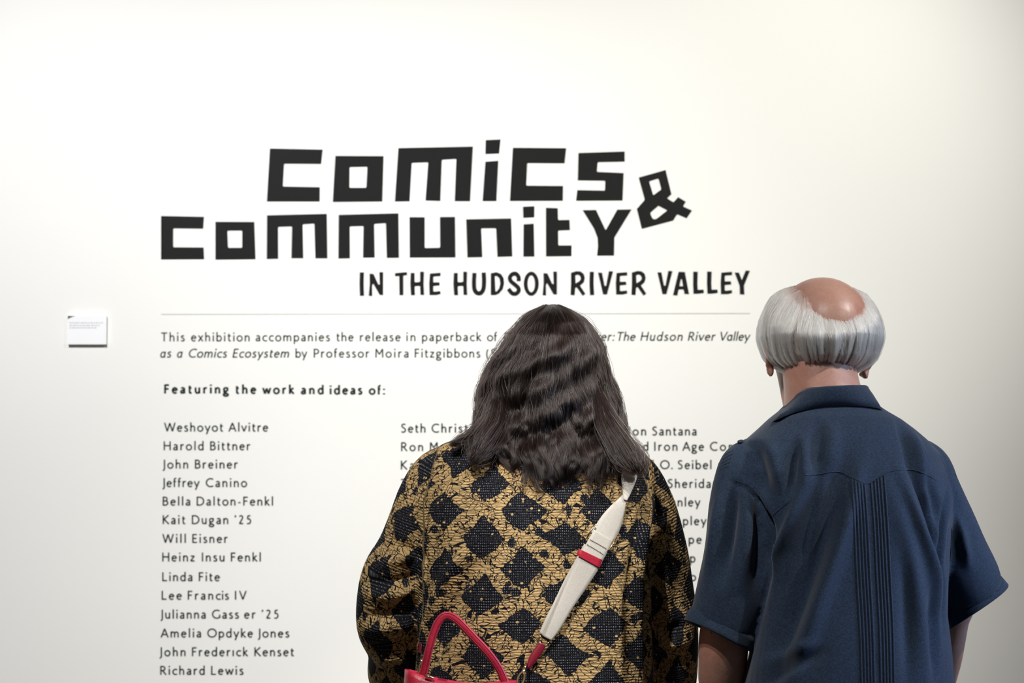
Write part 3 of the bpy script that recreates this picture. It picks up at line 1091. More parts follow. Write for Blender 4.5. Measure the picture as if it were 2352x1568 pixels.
def trousers(root, x, y, ztop, hw, dh, mat):
    geos = []
    hip = [[(x + hw * k * math.cos(q), y + dh * k * math.sin(q), z) for q in np.linspace(0, 2 * math.pi, 36, endpoint=False)] for z, k in ((ztop, 0.93), (ztop - 0.10, 1.0), (ztop - 0.22, 1.0), (ztop - 0.30, 0.9))]
    geos.append(rings_to_geo(hip))
    for sx in (-1, 1):
        geos.append(tube([(x + sx * hw * 0.48, y, ztop - 0.16), (x + sx * hw * 0.52, y, ztop - 0.35), (x + sx * 0.098, y + 0.01, 0.45), (x + sx * 0.10, y - 0.02, 0.12), (x + sx * 0.10, y - 0.02, 0.055)], [(hw * 0.50, dh * 0.86), (hw * 0.47, dh * 0.78), (0.072, 0.075), (0.068, 0.075), (0.068, 0.078)], 28))
    me = remesh(geos, 0.012, 4)
    return link('trousers', me, mat, root)


def add_curves(name, P, rad, mat, parent):
    """P: (n, k, 3) strands, rad: (k,) or (n, k) radii"""
    n, k, _ = P.shape
    hc = bpy.data.hair_curves.new(name)
    hc.add_curves([k] * n)
    hc.points.foreach_set('position', P.reshape(-1).astype(np.float32))
    ra = np.broadcast_to(rad, (n, k)).astype(np.float32)
    hc.points.foreach_set('radius', ra.reshape(-1).copy())
    o = bpy.data.objects.new(name, hc)
    C.objects.link(o)
    hc.materials.append(mat)
    o.parent = parent
    o.matrix_parent_inverse = Matrix.Translation(-wloc(parent))
    tag(o, kind='stuff')
    return o


# ================================================================== WOMAN
YW = -1.30
wom = empty('person', (at(1245, 1300, YW).x, YW, 0))
tag(wom, 'woman with long dark wavy hair and an ochre and black patterned jacket, seen from behind', 'person')

# --- jacket
J_ROWS = [(950, 1215, 1322, .055, -1.29), (972, 1180, 1360, .066, -1.29), (990, 1120, 1408, .074, -1.295), (1006, 1055, 1440, .082), (1022, 1012, 1464, .090), (1042, 992, 1480, .098),
          (1070, 975, 1492, .108), (1105, 962, 1500, .118), (1150, 955, 1503, .128), (1210, 952, 1502, .136), (1280, 955, 1500, .142), (1350, 958, 1497, .146), (1430, 960, 1496, .150), (1510, 957, 1497, .153), (1600, 950, 1502, .156), (1720, 938, 1516, .160), (1860, 928, 1526, .162), (1900, 928, 1526, .162)]
jg = [loft_rows(J_ROWS, YW)]
LS = [(1040, 1055, -1.300, 42), (1005, 1088, -1.302, 58), (978, 1140, -1.302, 64), (957, 1200, -1.300, 66), (934, 1262, -1.295, 68), (908, 1322, -1.288, 77), (898, 1385, -1.275, 78), (897, 1440, -1.258, 76), (908, 1492, -1.230, 64), (917, 1545, -1.195, 73), (935, 1600, -1.150, 66), (965, 1640, -1.110, 55)]
RS = [(1440, 1062, -1.300, 40), (1466, 1095, -1.295, 52), (1486, 1150, -1.285, 60), (1504, 1210, -1.275, 63), (1517, 1280, -1.262, 66), (1527, 1350, -1.248, 66), (1535, 1420, -1.232, 67), (1540, 1490, -1.210, 63), (1540, 1560, -1.180, 60), (1528, 1620, -1.140, 56), (1505, 1660, -1.105, 52)]
jg.append(px_tube(LS))
jg.append(px_tube(RS))
jme = remesh(jg, 0.0045, 6)
JF = [
    ([(1085, 1240), (1030, 1320), (985, 1420), (972, 1500)], 14, 11, 0), ([(1112, 1275), (1060, 1350), (1020, 1450), (1000, 1530)], 16, -9, 0), ([(1140, 1300), (1100, 1400), (1070, 1520)], 16, 5, 0),
    ([(975, 1170), (966, 1260), (968, 1400), (966, 1568)], 9, -14, 0), ([(990, 1180), (985, 1260), (984, 1330)], 9, 6, 0),
    ([(905, 1245), (940, 1262), (985, 1300)], 10, -9, 0), ([(870, 1300), (915, 1285), (962, 1262)], 12, 9, 0), ([(840, 1335), (890, 1335), (955, 1322)], 11, -8, 0), ([(832, 1368), (885, 1372), (955, 1352)], 12, 9, 0),
    ([(828, 1418), (880, 1412), (955, 1390)], 11, -9, 0), ([(830, 1452), (890, 1446), (958, 1432)], 13, 9, 0), ([(838, 1492), (890, 1492), (960, 1476)], 10, -12, 0), ([(850, 1530), (900, 1520), (955, 1530)], 12, 8, 0), ([(905, 1180), (918, 1230), (925, 1300)], 12, 6, 0),
    ([(1503, 1120), (1484, 1230), (1474, 1330)], 10, 11, 0), ([(1482, 1160), (1462, 1260), (1450, 1360)], 12, -9, 0), ([(1520, 1170), (1504, 1260), (1497, 1350)], 9, -10, 0), ([(1496, 1310), (1490, 1430), (1494, 1568)], 9, -14, 0), ([(1474, 1320), (1477, 1440), (1480, 1560)], 10, 6, 0),
    ([(1528, 1230), (1540, 1320), (1548, 1400)], 13, 7, 0), ([(1545, 1290), (1565, 1360), (1578, 1430)], 9, -8, 0), ([(1508, 1440), (1545, 1452), (1590, 1440)], 11, -9, 0), ([(1508, 1480), (1550, 1490), (1598, 1480)], 12, 7, 0), ([(1508, 1520), (1550, 1535), (1598, 1525)], 10, -9, 0),
    ([(1300, 1200), (1320, 1400), (1330, 1568)], 40, -5, 0), ([(1165, 1150), (1145, 1350), (1130, 1568)], 42, 6, 0), ([(1400, 1260), (1412, 1400), (1420, 1568)], 26, 6, 0), ([(1438, 1300), (1446, 1430), (1450, 1568)], 14, -6, 0), ([(1050, 1090), (1020, 1160), (1000, 1240)], 18, 6, 0),
]
folds(jme, JF, -1.43)
v = verts_np(jme)
nn = normals_np(jme)
v += nn * (snoise(v, 38, 3, 2) * 0.0016)[:, None]
set_verts(jme, v)
# pattern coordinates: unrolled back, with the sleeves unrolled along their own axis
v = verts_np(jme)
c0 = at(1118, 1107, -1.42)
xc = at(1228, 1300, YW).x
u = np.arctan2(v[:, 0] - xc, -(v[:, 1] - (YW + 0.06))) * 0.21
vv = v[:, 2].copy()
ww = np.zeros(len(v))
for S_, sgn, ph in ((LS, -1, (0.41, 0.13)), (RS, 1, (0.23, 0.37))):
    A = np.array([tuple(at(p[0], p[1], p[2])) for p in S_])
    Rr = np.array([p[3] * scl(p[2]) for p in S_])
    best = np.full(len(v), 1e9); acc = 0.0
    SW = np.zeros(len(v)); SL = np.zeros(len(v)); CA = np.zeros(len(v)); SA = np.zeros(len(v))
    for i in range(len(A) - 1):
        d = A[i + 1] - A[i]; L = np.linalg.norm(d); d /= L
        rel = v - A[i]
        tr_ = rel @ d
        t = np.clip(tr_, 0, L)
        pr = rel - t[:, None] * d
        dd_ = np.linalg.norm(pr, axis=1)
        best = np.minimum(best, dd_ / (Rr[i] + (Rr[i + 1] - Rr[i]) * t / L))
        wq = np.exp(-((dd_ + 0.6 * np.abs(tr_ - t)) / 0.016) ** 2 * 0.5) + 1e-30
        SW += wq; SL += wq * (acc + np.clip(tr_, -0.5 * L, 1.5 * L))
        a_ = np.arctan2(pr[:, 0], -pr[:, 1])
        CA += wq * np.cos(a_); SA += wq * np.sin(a_)
        acc += L
    sl = SL / SW; an = np.arctan2(SA, CA)
    zz = [at(1000, y, -1.40).z for y in (1568, 1150, 1015)]
    xx = [at(x, y, -1.40).x for x, y in (((966, 1568), (972, 1150), (1006, 1015)) if sgn < 0 else ((1492, 1568), (1490, 1150), (1462, 1015)))]
    xe = np.interp(v[:, 2], zz, xx)
    m_ = (best < 1.7) & ((v[:, 0] - xe) * sgn > 0)
    u = np.where(m_, an * 0.075 + ph[0], u)
    vv = np.where(m_, -sl + ph[1], vv)
    ww = np.where(m_, 0.3 * sgn, ww)
u0 = math.atan2(c0.x - xc, -(-1.42 - (YW + 0.06))) * 0.21
att = jme.attributes.new('pattern', 'FLOAT_VECTOR', 'POINT')
pat = np.stack([u - u0 + JW / 2 * 1.0, vv - c0.z, ww], 1)
att.data.foreach_set('vector', pat.astype(np.float32).ravel())
jacket = link('jacket', jme, M['jacket'], wom)
jbvh = bvh_of(jme)


def on(bvh, px, py, lift=0.002, fallback=-1.44):
    """point of a surface seen at a pixel, lifted off it"""
    d = (at(px, py, 0.0) - CAM).normalized()
    h = bvh.ray_cast(CAM, d, 20.0)
    if h[0] is None:
        h = bvh.find_nearest(at(px, py, fallback))
    return h[0] - d * lift


# --- body: head, neck, torso, arms and hands in one surface
hc = at(1268, 815, -1.235)
hg, HL, HR = head_geos(hc, 0.92, R(0), R(-4))
bw = list(hg)
nb_ = at(1268, 980, -1.285)
bw.append(tube([(hc.x, hc.y - 0.01, hc.z - 0.05), (nb_.x, nb_.y + 0.005, nb_.z + 0.06), (nb_.x, nb_.y, nb_.z - 0.02)], [0.052, 0.052, 0.062], 24))
bw.append(loft_rows([(990, 1180, 1350, .05), (1040, 1060, 1420, .07), (1120, 1010, 1450, .09), (1300, 1010, 1450, .105), (1500, 1010, 1450, .11), (1800, 980, 1475, .12)], YW))
for S_, sg in ((LS, 1), (RS, -1)):
    pts = [(p[0], p[1], p[2], p[3] * 0.55) for p in S_]
    bw.append(px_tube(pts, 20))
    a = np.array(at(*S_[-2][:3])); b = np.array(at(*S_[-1][:3]))
    d = (b - a) / np.linalg.norm(b - a)
    wr = b + d * 0.05
    bw.append(tube([b - d * 0.02, b + d * 0.02, wr], [0.027, 0.024, 0.021], 16))
    bw += limb_hand(wr, d, (0, 0.3, 1), 0.95, 0.45, sg)
link('body', remesh(bw, 0.0045, 4), M['skin_woman'], wom)
trousers(wom, wom.location.x, YW, 0.98, 0.185, 0.135, M['trouser_dark'])
shoes(wom, wom.location.x, YW - 0.01)

# --- hair
HOUT = np.array([(698, 1262, 1267), (701, 1256, 1278), (705, 1247, 1290), (712, 1231, 1304), (720, 1217, 1318), (732, 1204, 1336), (745, 1194, 1348), (763, 1178, 1361), (778, 1168, 1370), (800, 1155, 1381), (822, 1139, 1384), (841, 1127, 1388), (864, 1115, 1397), (887, 1106, 1407), (925, 1101, 1421), (961, 1099, 1429), (985, 1094, 1431), (1004, 1078, 1434), (1022, 1056, 1446), (1039, 1048, 1462), (1065, 1058, 1478), (1085, 1076, 1478), (1105, 1090, 1478)], float)
HBOT = np.array([(1030, 1030), (1060, 1050), (1083, 1063), (1129, 1068), (1172, 1085), (1201, 1095), (1244, 1107), (1287, 1104), (1316, 1099), (1344, 1095), (1402, 1085), (1430, 1089), (1459, 1089), (1488, 1068)], float)
HD = np.array([(700, .004), (708, .030), (720, .055), (740, .078), (770, .098), (820, .112), (880, .118), (940, .121), (1000, .127), (1050, .143), (1075, .150), (1110, .156)], float)
HCX = np.array([(700, 1266), (760, 1268), (900, 1262), (1110, 1268)], float)
YH = -1.275


def hair_point(phi, t, off=0.0, lat=0.0, pyend=None):
    """phi: angle round the head (0 = back), t: 0 root .. 1 tip, off: metres outward"""
    xb = np.interp(np.sin(phi), (-1, 1), (1055, 1480))
    pe = np.interp(xb, HBOT[:, 0], HBOT[:, 1]) if pyend is None else pyend
    py = 701 + (pe - 701) * (t ** 1.25 * 0.75 + 0.25 * t)
    xl = np.interp(py, HOUT[:, 0], HOUT[:, 1]); xr = np.interp(py, HOUT[:, 0], HOUT[:, 2])
    cx = np.interp(py, HCX[:, 0], HCX[:, 1])
    sn = np.sin(phi)
    x = cx + np.where(sn < 0, (cx - xl), (xr - cx)) * sn
    low = np.clip((py - 930) / 100, 0, 1)
    cs = np.cos(phi)
    ex = 1.0 - 0.45 * low
    dep = np.interp(py, HD[:, 0], HD[:, 1]) * np.sign(cs) * np.abs(cs) ** ex
    # the crown sits in front of the back of the head
    return x, py, dep, sn, cs


def hair_xyz(phi, t, off, lat, dpy=0.0):
    x, py, dep, sn, cs = hair_point(phi, t)
    py = py + dpy
    sY = scl(YH)
    s = (YH - dep - CAM.y)
    k = s / FPX
    X = (x - 1176.0) * k
    dy = (784.0 - py) / FPX
    tt = (YH - dep - CAM.y) / (math.cos(PITCH) - dy * math.sin(PITCH))
    Xw = (x - 1176.0) / FPX * tt
    Zw = CAM.z + tt * (math.sin(PITCH) + dy * math.cos(PITCH))
    Yw = YH - dep
    return np.stack([Xw + off * sn + lat * cs, Yw - off * np.abs(cs) * np.sign(cs) + lat * sn, Zw + off * 0.25 * (1 - t)], -1)


def hair_wave(phi, t):
    """soft waves pressed into the hair mass"""
    ph = 1.1 * np.sin(phi * 2.3 + 0.6) + 0.7 * np.sin(phi * 5.1 + 2.0)
    a = 0.0035 + 0.0105 * np.clip(t * 1.15, 0, 1) ** 1.1
    w1 = np.sin(t * 2 * np.pi * 3.3 + ph * 1.9 + 0.9 * np.sin(phi * 12.7 + 1.3 + 5 * t) - 0.6)
    w2 = np.sin(t * 2 * np.pi * 6.3 + phi * 7.0)
    l = np.sin(phi * 9.0 + 3.0 * t) * 0.5 + np.sin(phi * 17.0 + 1.0 + 4.0 * t) * 0.5
    side = 0.22 + 0.78 * np.clip(np.cos(phi), 0, 1) ** 0.7
    return (a * (0.29 * w1 + 0.20 * w2) + 0.0058 * l * np.clip(t * 1.6, 0, 1)) * side


np_, nt_ = 90, 60
ph = np.linspace(-R(148), R(148), np_)
tt = np.linspace(0.0, 0.985, nt_)
PH, TT = np.meshgrid(ph, tt)
base = hair_xyz(PH, TT, hair_wave(PH, TT) - 0.0045 - 0.012 * np.clip((TT - 0.9) / 0.1, 0, 1) ** 2, 0 * PH)
inner = hair_xyz(PH, TT, -0.024 + 0 * PH, 0 * PH)
rings = [np.concatenate([base[i], inner[i][::-1]]) for i in range(nt_)]
hairw = G().add(rings_to_geo([list(map(tuple, r)) for r in rings], False)).build('hair', M['hair_dark_base'], wom)
tag(hairw, 'long dark brown wavy hair')

nl = 210                                    # locks
lp = np.sort(np.sign(q_ := rng.uniform(-1, 1, nl)) * np.abs(q_) ** 1.15) * R(146)
lph = rng.uniform(0, 6.28, nl)
lam = rng.uniform(0.3, 1.0, nl)
llen = rng.normal(0, 9, nl)
ns, k = 21000, 30
li = rng.integers(0, nl, ns)
spread = rng.normal(0, R(2.6), ns)
phi = np.clip(lp[li] + spread, -R(149), R(149))[:, None]
t0 = np.where(rng.random(ns) < 0.55, 0.0, rng.uniform(0, 0.35, ns))[:, None]
tu = np.linspace(0, 1, k)[None, :]
tend = 1.0 + rng.normal(-0.03, 0.045, ns)[:, None]
t = np.clip(t0 + (tend - t0) * tu, 0, 1.06)
clump = np.clip((t - 0.35) / 0.65, 0, 1)
phc = phi - spread[:, None] * 0.72 * clump          # strands gather into locks towards the tips
lat = (lam[li][:, None] * (0.006 + 0.011 * np.clip((t - 0.6) / 0.4, 0, 1)) * np.sin(t * 2 * np.pi * 2.7 + lph[li][:, None]) * np.clip(t * 1.3 - 0.2, 0, 1)
       + rng.normal(0, 0.0012, ns)[:, None] * t + 0.0012 * np.sin(t * 23 + rng.uniform(0, 6.28, ns)[:, None]) * t)
off = hair_wave(phc, t) + lam[li][:, None] * 0.0058 * np.sin(t * 2 * np.pi * 2.3 + 1.7 * lph[li][:, None]) * np.clip(t * 1.5 - 0.3, 0, 1) + np.abs(rng.normal(0, 0.0016, ns))[:, None] - 0.0035 * np.clip((t - 0.9) / 0.12, 0, 1.3)
dpy = llen[li][:, None] * np.clip((t - 0.55) / 0.45, 0, 1.2)
P1 = hair_xyz(phc, t, off, lat, dpy)
# loose flyaway hairs
nf = 420
phf = rng.uniform(-R(112), R(112), nf)[:, None]
tf = np.clip(rng.uniform(0, 0.5, nf)[:, None] + rng.uniform(0.25, 0.6, nf)[:, None] * tu, 0, 1.02)
P2 = hair_xyz(phf + 0.10 * np.sin(tu * 3 + rng.uniform(0, 6, nf)[:, None]), tf, hair_wave(phf, tf) + 0.003 + 0.010 * rng.random(nf)[:, None] * np.sin(tu * np.pi), 0.004 * np.sin(tf * 15 + rng.uniform(0, 6, nf)[:, None]))
# the two locks that swing out over the shoulders
def lock(pts, n, spread, seed):
    r = np.random.default_rng(seed)
    cpt = np.array([tuple(at(*p)) for p in pts])
    q = np.array(catmull(cpt, 8))
    qi = np.stack([np.interp(np.linspace(0, 1, k), np.linspace(0, 1, len(q)), q[:, i]) for i in range(3)], -1)
    a = r.normal(0, 1, (n, 1, 3)) * spread
    fan = (np.interp(tu[0], (0, 0.3, 0.6, 1), (0.25, 0.8, 1.0, 0.28)))[None, :, None]
    ln = r.uniform(0.86, 1.0, (n, 1, 1))
    base_ = np.broadcast_to(qi, (n, k, 3)).copy()
    idx = np.clip(np.linspace(0, 1, k)[None, :] * ln[:, :, 0] * (k - 1), 0, k - 1)
    i0 = np.floor(idx).astype(int); fr = (idx - i0)[..., None]
    i1 = np.minimum(i0 + 1, k - 1)
    base_ = qi[i0] * (1 - fr) + qi[i1] * fr
    return base_ + a * fan + 0.0018 * np.sin(tu[0] * 9 + r.uniform(0, 6, (n, 1)))[..., None] * np.array((0.6, -0.4, 0.6))
P3 = lock([(1150, 850, -1.325), (1134, 925, -1.338), (1114, 985, -1.352), (1085, 1005, -1.375), (1056, 1014, -1.388), (1032, 1023, -1.386)], 620, np.array((0.008, 0.009, 0.007)), 5)
P4 = lock([(1150, 900, -1.35), (1138, 975, -1.385), (1112, 1022, -1.412), (1096, 1046, -1.424), (1084, 1062, -1.425)], 620, np.array((0.011, 0.008, 0.010)), 6)
P5 = lock([(1375, 850, -1.32), (1396, 950, -1.345), (1424, 1012, -1.372), (1458, 1042, -1.398), (1478, 1062, -1.408), (1490, 1070, -1.405)], 520, np.array((0.007, 0.009, 0.007)), 8)
P6 = lock([(1370, 890, -1.36), (1400, 980, -1.405), (1440, 1045, -1.43), (1458, 1075, -1.440), (1460, 1092, -1.438)], 520, np.array((0.012, 0.006, 0.008)), 9)
P = np.concatenate([P1, P2, P3, P4, P5, P6])
tip = (1.0 - 0.75 * np.clip((tu[0] - 0.75) / 0.25, 0, 1)) * 0.00024
add_curves('hair_strand', P, tip[None, :], M['hair_dark'], hairw)

# ================================================================== MAN
YM = -1.42
man = empty('person', (at(1930, 1300, YM).x, YM, 0))
tag(man, 'balding white-haired man in a short-sleeved navy blue pleated shirt, seen from behind', 'person')
S_ROWS = [(905, 1838, 1985, .058, -1.405), (925, 1815, 2012, .068, -1.41), (942, 1792, 2036, .078, -1.415), (962, 1766, 2070, .090), (988, 1738, 2104, .102), (1014, 1708, 2134, .113), (1042, 1690, 2158, .122), (1085, 1690, 2176, .132),
          (1140, 1705, 2188, .140), (1200, 1720, 2188, .146), (1270, 1735, 2183, .150), (1340, 1738, 2176, .154), (1410, 1732, 2174, .158), (1490, 1722, 2184, .163), (1570, 1705, 2190, .168), (1700, 1690, 2200, .172), (1880, 1690, 2205, .172), (1920, 1690, 2205, .172)]
sg_ = [loft_rows(S_ROWS, YM, yaw=0.10)]
MLS = [(1742, 1040, -1.44, 44), (1716, 1072, -1.45, 62), (1708, 1110, -1.455, 70), (1703, 1170, -1.46, 76), (1700, 1230, -1.46, 80), (1694, 1300, -1.455, 84), (1682, 1370, -1.45, 85), (1666, 1425, -1.445, 82), (1661, 1438, -1.442, 81)]
ML_END = (1651, 1460, -1.440, 82)
MR_END = (2244, 1394, -1.336, 80)
MRS = [(2095, 1035, -1.40, 44), (2122, 1075, -1.395, 62), (2136, 1125, -1.39, 70), (2158, 1190, -1.38, 76), (2184, 1260, -1.37, 80), (2212, 1325, -1.355, 83), (2226, 1362, -1.343, 79), (2232, 1374, -1.34, 78)]
sg_.append(px_tube(MLS, 28, (-0.38, 0, -0.92)))
sg_.append(px_tube(MRS, 28, (0.60, 0, -0.80)))
sme = remesh(sg_, 0.0040, 5)
SF = [
    ([(1932, 1070), (1890, 1220), (1842, 1357), (1760, 1570)], 25, -16, 0.4), ([(1974, 1090), (1930, 1230), (1888, 1357), (1818, 1560)], 17, 13, 0),
    ([(1852, 1096), (1815, 1203), (1783, 1293), (1763, 1390)], 11, 10, 0), ([(1878, 1095), (1846, 1221), (1818, 1340)], 12, -7, 0), ([(1900, 1100), (1884, 1170), (1862, 1250)], 9, 4, 0),
    ([(1833, 1015), (1824, 1070), (1816, 1130)], 10, -12, 0.6), ([(1854, 1015), (1850, 1070), (1848, 1120)], 11, 5, 0),
    ([(1700, 1600), (1780, 1552), (1870, 1500)], 15, -7, -0.2), ([(1740, 1530), (1800, 1500), (1866, 1478)], 13, 5, 0),
    ([(2095, 1070), (2138, 1176), (2172, 1300)], 12, -13, -0.5), ([(2072, 1090), (2111, 1203), (2151, 1316), (2166, 1420)], 14, 10, 0), ([(2142, 1095), (2160, 1150), (2172, 1210)], 9, -7, 0),
    ([(2050, 1125), (2084, 1266), (2115, 1447), (2122, 1568)], 22, 7, 0), ([(2147, 1350), (2153, 1450), (2151, 1560)], 15, -9, 0), ([(2072, 1250), (2082, 1400), (2078, 1568)], 16, -6, 0),
    ([(1888, 975), (1878, 1030), (1870, 1085)], 14, -7, 0.3), ([(1922, 975), (1912, 1030), (1905, 1080)], 18, 5, 0), ([(2082, 960), (2092, 1020), (2100, 1080)], 12, -8, -0.3), ([(2112, 985), (2124, 1040), (2130, 1090)], 11, 6, 0), ([(1738, 1020), (1752, 1070), (1764, 1130)], 14, -7, 0), ([(1772, 1010), (1784, 1060), (1796, 1120)], 15, 6, 0),
    ([(1698, 1110), (1688, 1200), (1668, 1320)], 14, -14, 0.5), ([(1726, 1130), (1720, 1230), (1712, 1340)], 14, 8, 0), ([(1660, 1135), (1644, 1240), (1626, 1330)], 12, 7, 0), ([(1744, 1170), (1748, 1260), (1742, 1350)], 9, -5, 0),
    ([(1750, 1143), (1772, 1200), (1778, 1300), (1760, 1400)], 6.5, -12, 0), ([(1688, 1104), (1722, 1122), (1752, 1152)], 5, -6, 0), ([(1735, 1112), (1758, 1142), (1778, 1190)], 9, 5, 0),
    ([(2200, 1115), (2187, 1180), (2181, 1290), (2180, 1430)], 6.5, -12, 0), ([(2228, 1180), (2246, 1240), (2262, 1300)], 12, 7, 0), ([(2212, 1190), (2207, 1250), (2198, 1320)], 11, -9, 0),
]
folds(sme, SF, -1.55, 1.4)
v = verts_np(sme)
nn = normals_np(sme)
v += nn * (snoise(v, 22, 11, 3) * 0.0022)[:, None]
set_verts(sme, v)
shirt = link('shirt', sme, M['shirt'], man)
tag(shirt, 'short-sleeved navy blue shirt')
sbvh = bvh_of(sme)


def strip(bvh, pts, halfw, lift, n=6, prof=(0.0, 1.0, 0.0), dirpx=None, fb=-1.57):
    """narrow raised band laid on a cloth surface; pts in pixels, halfw in pixels"""
    c = [np.array(p) for p in catmull(pts, n)]
    rows = []
    for i in range(len(c)):
        d = c[min(i + 1, len(c) - 1)] - c[max(i - 1, 0)]
        d /= np.linalg.norm(d)
        nrm = np.array((-d[1], d[0]))
        row = []
        for j, p in enumerate(prof):
            o = -1 + 2 * j / (len(prof) - 1)
            q = c[i] + nrm * o * halfw
            row.append(on(bvh, q[0], q[1], p * lift - 0.0006, fb))
        rows.append(row)
    return rings_to_geo(rows, False, False)


# yoke edge, pintucks, arm seams
YK = [(1846, 1091), (1880, 1089), (1910, 1083), (1935, 1085), (1960, 1097), (1992, 1110), (2018, 1095), (2045, 1082), (2092, 1078), (2125, 1088), (2152, 1103)]
G().add(strip(sbvh, YK, 1.7, 0.0016, 8, (0.0, 0.6, 1.0, 0.0))).build('yoke_seam', M['shirt'], shirt)
G().add(strip(sbvh, [(1772, 1187), (1790, 1170), (1815, 1150), (1832, 1136)], 1.5, 0.0016, 8, (0.0, 1.0, 0.0))).build('yoke_seam', M['shirt'], shirt)
TK = [(1957, 1099), (1964.5, 1103), (1972, 1107), (1979, 1109), (1986, 1111), (2001, 1108), (2009, 1103), (2016, 1099), (2023, 1095), (2031, 1091)]
for i, (tx, ty) in enumerate(TK):
    o = (i - 4.5)
    pts = [(tx, ty), (tx + 7 + o * 0.2, 1200), (tx + 13 + o * 0.3, 1320), (tx + 20 + o * 0.2, 1450), (tx + 24, 1600)]
    G().add(strip(sbvh, pts, 3.0, 0.0030, 12, (-0.3, 0.5, 1.0, 0.75, -0.3))).build('pintuck', M['shirt'], shirt)
G().add(strip(sbvh, [(1690, 1104), (1722, 1116), (1748, 1143), (1764, 1178), (1773, 1220), (1778, 1290)], 1.5, 0.0015, 8, (0, 1, 0))).build('armhole_seam', M['shirt'], shirt)
G().add(strip(sbvh, [(2198, 1130), (2191, 1170), (2186, 1230), (2183, 1290)], 1.5, 0.0015, 8, (0, 1, 0), None, -1.48)).build('armhole_seam', M['shirt'], shirt)
# shoulder gathers and button of the left epaulet
for i in range(5):
    y0 = 1038 + i * 9.5
    G().add(strip(sbvh, [(1664 - i * 4.6, y0 + 8), (1673 - i * 4.2, y0 + 1), (1685 - i * 3, y0 - 6)], 2.4, 0.0024, 6, (0, 1, 0.6, 0), None, -1.46)).build('shoulder_tuck', M['shirt'], shirt)
bp = on(sbvh, 1701, 1015, 0.003, -1.46)
G().add(tube([bp, bp + Vector((-0.0005, -0.001, 0.0022))], [0.0052, 0.0046], 16)).build('button', M['shirt'], shirt)


# turned-up sleeve hems
def hem(end, endn, hpx, name):
    e = np.array(at(*end[:3])); nrm = np.array(endn, float); nrm /= np.linalg.norm(nrm)
    r = end[3] * scl(end[2])
    h = hpx * scl(end[2])
    ref = np.array((0.0, -1.0, 0.0)); a = np.cross(ref, nrm); a /= np.linalg.norm(a)
    b = np.cross(nrm, a)
    rings = []
    for (off, rr) in ((-h, r * 0.97), (-h + 0.001, r + 0.0034), (-h * 0.6, r + 0.0040), (-h * 0.25, r + 0.0046), (-0.002, r + 0.0050), (0.0, r + 0.0036), (-0.001, r - 0.001), (-h * 0.5, r * 0.94)):
        ring = []
        for q in np.linspace(0, 2 * math.pi, 64, endpoint=False):
            wv = 1 + 0.012 * math.sin(3 * q + 1) + 0.008 * math.sin(5 * q)
            ring.append(tuple(e + nrm * (off + 0.002 * math.sin(2 * q + 0.5)) + a * rr * wv * math.cos(q) + b * rr * wv * math.sin(q)))
        rings.append(ring)
    return G().add(rings_to_geo(rings, False)).build(name, M['shirt'], shirt)


hem(ML_END, (-0.42, 0, -0.91), 36, 'sleeve_hem')
hem(MR_END, (0.60, 0, -0.80), 38, 'sleeve_hem')

# collar: stand, fold and fall
TOP = [(1772, 962, -1.335), (1806, 928, -1.40), (1846, 896, -1.465), (1885, 890, -1.492), (1930, 887, -1.496), (1968, 886, -1.478), (1992, 888, -1.440), (1996, 905, -1.385), (1985, 935, -1.335)]
BOT = [(1742, 988, -1.375), (1778, 967, -1.455), (1822, 948, -1.508), (1868, 936, -1.532), (1930, 931, -1.540), (1982, 933, -1.524), (2023, 940, -1.470), (2032, 958, -1.405), (2020, 985, -1.350)]
INN = [(1780, 975, -1.335), (1812, 945, -1.395), (1850, 912, -1.452), (1888, 905, -1.476), (1930, 903, -1.480), (1962, 903, -1.464), (1984, 905, -1.432), (1988, 920, -1.385), (1980, 945, -1.335)]
def curve3(c): return np.array(catmull([tuple(at(*p)) for p in c], 8))
t3, i3 = curve3(TOP), curve3(INN)
b3 = np.array(catmull([tuple(on(sbvh, p[0], p[1], 0.006)) if 0 < i < 7 else tuple(at(*p)) for i, p in enumerate(BOT)], 8))
rows = []
for i in range(len(t3)):
    ax = b3[i] - t3[i]
    out = np.array((0.0, -1.0, 0.15))
    rows.append([tuple(i3[i]), tuple(i3[i] * 0.4 + t3[i] * 0.6 + np.array((0, 0, 0.001))), tuple(t3[i] + np.array((0, 0, 0.0015))), tuple(t3[i] + ax * 0.06 + out * 0.0016), tuple(t3[i] + ax * 0.30 + out * 0.004), tuple(t3[i] + ax * 0.65 + out * 0.0035),
                 tuple(b3[i] + out * 0.001), tuple(b3[i] - out * 0.0012), tuple(t3[i] + ax * 0.6 - out * 0.0005)])
collar = G().add(rings_to_geo([list(r) for r in rows], False, False)).build('collar', M['shirt'], shirt)

# --- body
hcm = at(1886, 746, -1.372)
hg, HLm, HRm = head_geos(hcm, 1.0, R(20), R(6))
bm_ = list(hg)
for sd in (-1, 1):
    bm_ += ear_geos(HLm, 1.0, sd, R(20))
nk = at(1884, 880, -1.395)
bm_.append(tube([(hcm.x + 0.002, hcm.y - 0.012, hcm.z - 0.045), (nk.x - 0.002, nk.y, nk.z + 0.03), (nk.x + 0.002, nk.y - 0.005, nk.z - 0.01), (nk.x + 0.012, nk.y - 0.01, nk.z - 0.07)], [(0.058, 0.066), (0.060, 0.062), (0.062, 0.062), (0.072, 0.066)], 28))
